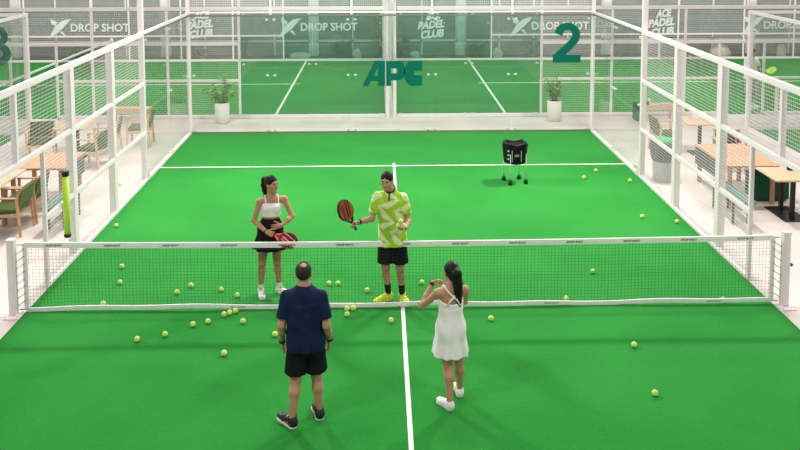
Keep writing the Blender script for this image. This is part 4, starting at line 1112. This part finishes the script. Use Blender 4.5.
J['toeL'] = (.065, .06, .05); J['anL'] = (-.005, .255, .10); J['toeR'] = (-.38, .13, .05)
J = xf(J, 1.035, (0, -.03, 0))
J['headup'] = tuple(A_(J['root'])+A_((-.06, -.18, 1.0)))
p = person('person in lime patterned T-shirt facing the camera behind the net, holding racket and balls', J, 'c', (.52, .28, .18), (.012, .01, .009), (.45, .2, .15), False, .99)
lime, lime2 = mat('lime_fabric', (.36, .60, .035), .8, var=.12), mat('pale_lime_fabric', (.76, .79, .42), .8, var=.05)
def pat(c):
    x, y, z = c[:, 0], c[:, 1], c[:, 2]
    t = z*6.6+x*1.6; row = np.floor(t); f = t-row; sg = np.where(row % 2 == 0, 1.0, -1.0)
    u = x*4.6+row*.37+sg*f*.75
    w = u-np.floor(u)
    return (w > .34+.42*f).astype(int)
tee(p, None, .86, .70, .02, pat, [lime, lime2])
shorts(p, M['blackfab'], .60)
hair_short(p, HAIR, low=-.035)
Cc = p['C']; nk = p['Q']['neck']
MB().tube([tuple(nk+A_((0, 0, .040))+Cc[:, 0]*.073*math.cos(a)+Cc[:, 1]*(.012+.076*math.sin(a))+A_((0, 0, -.030*math.sin(a)))) for a in [2*PI*k/24 for k in range(25)]], .011, 8).build('collar', M['black'], p['t'])
MB().tube([tuple(nk+Cc[:, 1]*(.094+.034*u)+A_((0, 0, .008-.095*u))) for u in (0, .5, 1)], [.010, .010, .007], 8).build('placket', M['black'], p['t'])
wristband(p, 'R', M['black'], .0, .036, 'wristband', .018)
yel = mat('yellow_shoe', (.66, .74, .06), .6, var=.1)
for s in 'LR': sock(p, s, M['blackfab'], .17); shoe(p, s, yel, yel, None, 1.12, .09)
root = A_(J['root']); hr = p['hold']['R']+root
racket('dark padel racket with orange-red stripes in the right hand of the coach in lime', tuple(hr), (-.45, -.12, .88), (.66, -.62, .28), M['orange'], M['carbon'], M['carbon'], .9)
hl = p['hold']['L']+root
for k, (dx, dy, dz, lb) in enumerate(((.023, .0, .03, 'held in the left hand of the coach, nearest his wrist'), (-.046, -.004, .03, 'held in the left hand of the coach, at his fingers'), (-.012, -.004, .090, 'held in the left hand of the coach, on top of two others'))):
    ball(hl[0]+dx, hl[1]+dy, 'padel ball '+lb, hl[2]+dz-.01)
# 4 --- woman in black skirt
J = dict(root=(-1.80, .50, 0), pelvis=(-1.80, .52, .93), neck=(-1.775, .50, 1.40), chestf=(.28, -1, 0), hipf=(.20, -1, 0), head=(-1.765, .47, 1.545), face=(.95, -.75, -.08),
  shR=(-1.925, .46, 1.315), shL=(-1.615, .54, 1.325), elR=(-2.00, .42, 1.075), elL=(-1.50, .48, 1.11), wrR=(-1.815, .27, .975), wrL=(-1.63, .34, 1.035),
  hipR=(-1.885, .50, .88), hipL=(-1.715, .54, .88), knR=(-1.91, .49, .48), knL=(-1.715, .52, .48), anR=(-1.945, .56, .095), anL=(-1.70, .61, .095), toeR=(-1.875, .31, .05), toeL=(-1.52, .46, .05),
  handRd=(.75, -.45, -.15), handRp=(.45, .5, -.3), handRt=(.1, -.5, 1), handLd=(-.9, -.2, -.15), handLp=(.1, .9, -.1), handLt=(-.1, -.2, 1), curlR=.95, curlL=.35)
J = xf(J, 1.035, (-.01, -.09, 0))
p = person('person in white crop top and black skirt holding a red racket behind the net', J, 'd', (.47, .24, .14), (.015, .011, .01), (.5, .18, .15), True, 1.0)
Q = p['Q']; C = p['C']; g = p['g']; up = unit(Q['neck']-Q['pelvis'])
pr = [econe(p['at'](.33), p['at'](.5), (.13*g, .098*g), (.14*g, .105*g), C[:, 0], .03)]
G = gridfor(p['T'], .005, .04)
for q in p['T'][:7]: G.add(q, grow=.011)
G.plane(p['at'](.43), -up); G.plane(p['at'](.80), up)
G.add(econe(p['at'](.45, .02), p['at'](.74, .035), (.125*g, .095*g), (.125*g, .105*g), C[:, 0], .05))
G.plane(p['at'](.73, -.1*g), unit(up-C[:, 1]*.62))
G.wrinkle(.0015, 40, 1)
tp = garment(p, 'crop_top', G, M['whitefab'])
for sg in (-1, 1): strap(p, [p['at'](.68, .118*g, sg*.085*g), p['at'](.80, .098*g, sg*.098*g), p['at'](.92, .062*g, sg*.105*g), p['at'](.985, .0, sg*.105*g), p['at'](.93, -.065*g, sg*.095*g), p['at'](.72, -.108*g, sg*.075*g)], M['whitefab'], .008, tp)
pr = [econe(p['at'](.27), Q['pelvis']+A_((0, 0, -.265)), (.135*g, .108*g), (.275*g, .235*g), p['P'][:, 0], .03, .08, 10), econe(p['at'](.34), p['at'](.2), (.131*g, .10*g), (.138*g, .108*g), p['P'][:, 0], .02)]
G = gridfor(pr, .006, .05)
for q in pr: G.add(q)
for q in p['T'][:1]+p['T'][4:5]+p['T'][6:7]: G.add(q, grow=.022)
G.plane(p['at'](.36), up)
garment(p, 'skirt', G, M['blackfab'])
hair_long(p, HAIR, [(0, -.09, .06), (.0, -.15, .045), (-.005, -.165, -.04), (-.01, -.155, -.12), (-.01, -.14, -.19), (-.01, -.13, -.24)], .038)
MB().tube([tuple(p['hp'](.022*math.cos(a), -.115, .052+.022*math.sin(a))) for a in [2*PI*k/12 for k in range(13)]], .006, 6).build('hair_tie', M['black'], p['t'])
wristband(p, 'R', M['black'], .0, .034, 'wristband', .008)
for s in 'LR': sock(p, s, M['whitefab'], .08); shoe(p, s, M['whitefab'], M['whitefab'], None, .94, .085)
hr = p['hold']['R']+A_(J['root'])
racket('red and black padel racket held low by the woman in black skirt', tuple(hr), (.82, -.26, -.26), (.30, -.52, .80), M['carbon'], M['red'], M['red'])
# 5 --- player on the far court
J = dict(root=(10.02, 12.75, 0), pelvis=(10.0, 12.75, .93), neck=(10.0, 12.75, 1.46), chestf=(.5, -.6, 0), hipf=(.5, -.6, 0), head=(10.03, 12.73, 1.605), face=(.8, -.5, -.1),
  shR=(9.83, 12.66, 1.385), shL=(10.18, 12.84, 1.385), elR=(9.80, 12.58, 1.10), elL=(10.26, 12.78, 1.12), wrR=(9.93, 12.42, 1.05), wrL=(10.24, 12.55, 1.10),
  hipR=(9.92, 12.71, .88), hipL=(10.08, 12.79, .88), knR=(9.93, 12.67, .49), knL=(10.12, 12.78, .49), anR=(9.92, 12.72, .095), anL=(10.13, 12.84, .095), toeR=(10.04, 12.53, .05), toeL=(10.25, 12.66, .05),
  handRd=(.6, -.5, -.1), handRp=(.4, .4, 0), handRt=(0, 0, 1), handLd=(.1, -.9, .0), handLp=(0, .1, 1), handLt=(.8, 0, 0), curlR=.8, curlL=.6)
J = xf(J, 1.0, (.19, -.1, 0))
p = person('person in white T-shirt on the far right court beside a fence post', J, 'e', (.5, .28, .19), (.015, .012, .01), (.45, .2, .16), False, .98, .0055)
tee(p, M['whitefab'], .86, .66, .03)
shorts(p, M['trouser'], .50)
hair_short(p, HAIR)
for s in 'LR': sock(p, s, M['whitefab'], .12); shoe(p, s, M['whitefab'], M['whitefab'])
hl = p['hold']['L']+A_(J['root'])
racket('lime padel racket in the hand of the far player in white', tuple(hl), (.45, -.75, .15), (-.1, -.7, .6), M['tube'], M['tube'], M['ball'])
# ------------------------------------------------------------------ light
w = bpy.data.worlds.new('world'); SC.world = w; w.use_nodes = True
bgn = w.node_tree.nodes['Background']; bgn.inputs[0].default_value = (1.0, .975, .97, 1); bgn.inputs[1].default_value = .40
def area(name, loc, size, sy, power, target=None, col=(1, .965, .94)):
    l = bpy.data.lights.new(name, 'AREA'); l.shape = 'RECTANGLE'; l.size = size; l.size_y = sy; l.energy = power; l.color = col
    o = bpy.data.objects.new(name, l); COL.objects.link(o); o.location = loc
    if target: o.rotation_euler = (Vector(target)-Vector(loc)).to_track_quat('-Z', 'Y').to_euler()
    return o
for sx in (-1, 1):
    for y, ty in ((6.0, 3.0), (-6.0, -2.5)):
        area('mast_lamp', (5.0*sx, y, 6.1), .7, .4, 760 if y > 0 else 200, (0.6*sx, ty, 0))
for x in (-12, 0, 12):
    for y in (3, 16): area('hall_or_fill_light', (x, y, 10), 4, 1.2, 520)
for x in (-12, 0, 12): area('hall_or_fill_light', (x, 14, 8.5), 5, 1.0, 650, (x, 23, .8))  # added fill lights, no real fittings: aimed at the columns to brighten the back
# ------------------------------------------------------------------ camera
cam = bpy.data.cameras.new('camera'); co = bpy.data.objects.new('camera', cam); COL.objects.link(co)
F_ = 854.94
cam.sensor_width = 36; cam.sensor_fit = 'HORIZONTAL'; cam.lens = F_/800*36
cam.shift_x = 0; cam.shift_y = -(225-7.4)/800
yaw, pit, rol = -.0233, .0889, -.0017
c, s = math.cos(yaw), math.sin(yaw); fx = Vector((-s, c, 0)); rr = Vector((c, s, 0)); uu = Vector((0, 0, 1))
Fw = fx*math.cos(pit) - uu*math.sin(pit); Up = uu*math.cos(pit) + fx*math.sin(pit)
Rt = rr*math.cos(rol) + Up*math.sin(rol); Vv = Up*math.cos(rol) - rr*math.sin(rol)
m = Matrix((( Rt.x, Vv.x, -Fw.x, -.2873), (Rt.y, Vv.y, -Fw.y, -11.0517), (Rt.z, Vv.z, -Fw.z, 5.0338), (0, 0, 0, 1)))
co.matrix_world = m; cam.clip_end = 200
SC.camera = co
vs = SC.view_settings; vs.view_transform = 'Standard'; vs.look = 'None'; vs.exposure = -.2; vs.gamma = 1.0; vs.use_curve_mapping = False
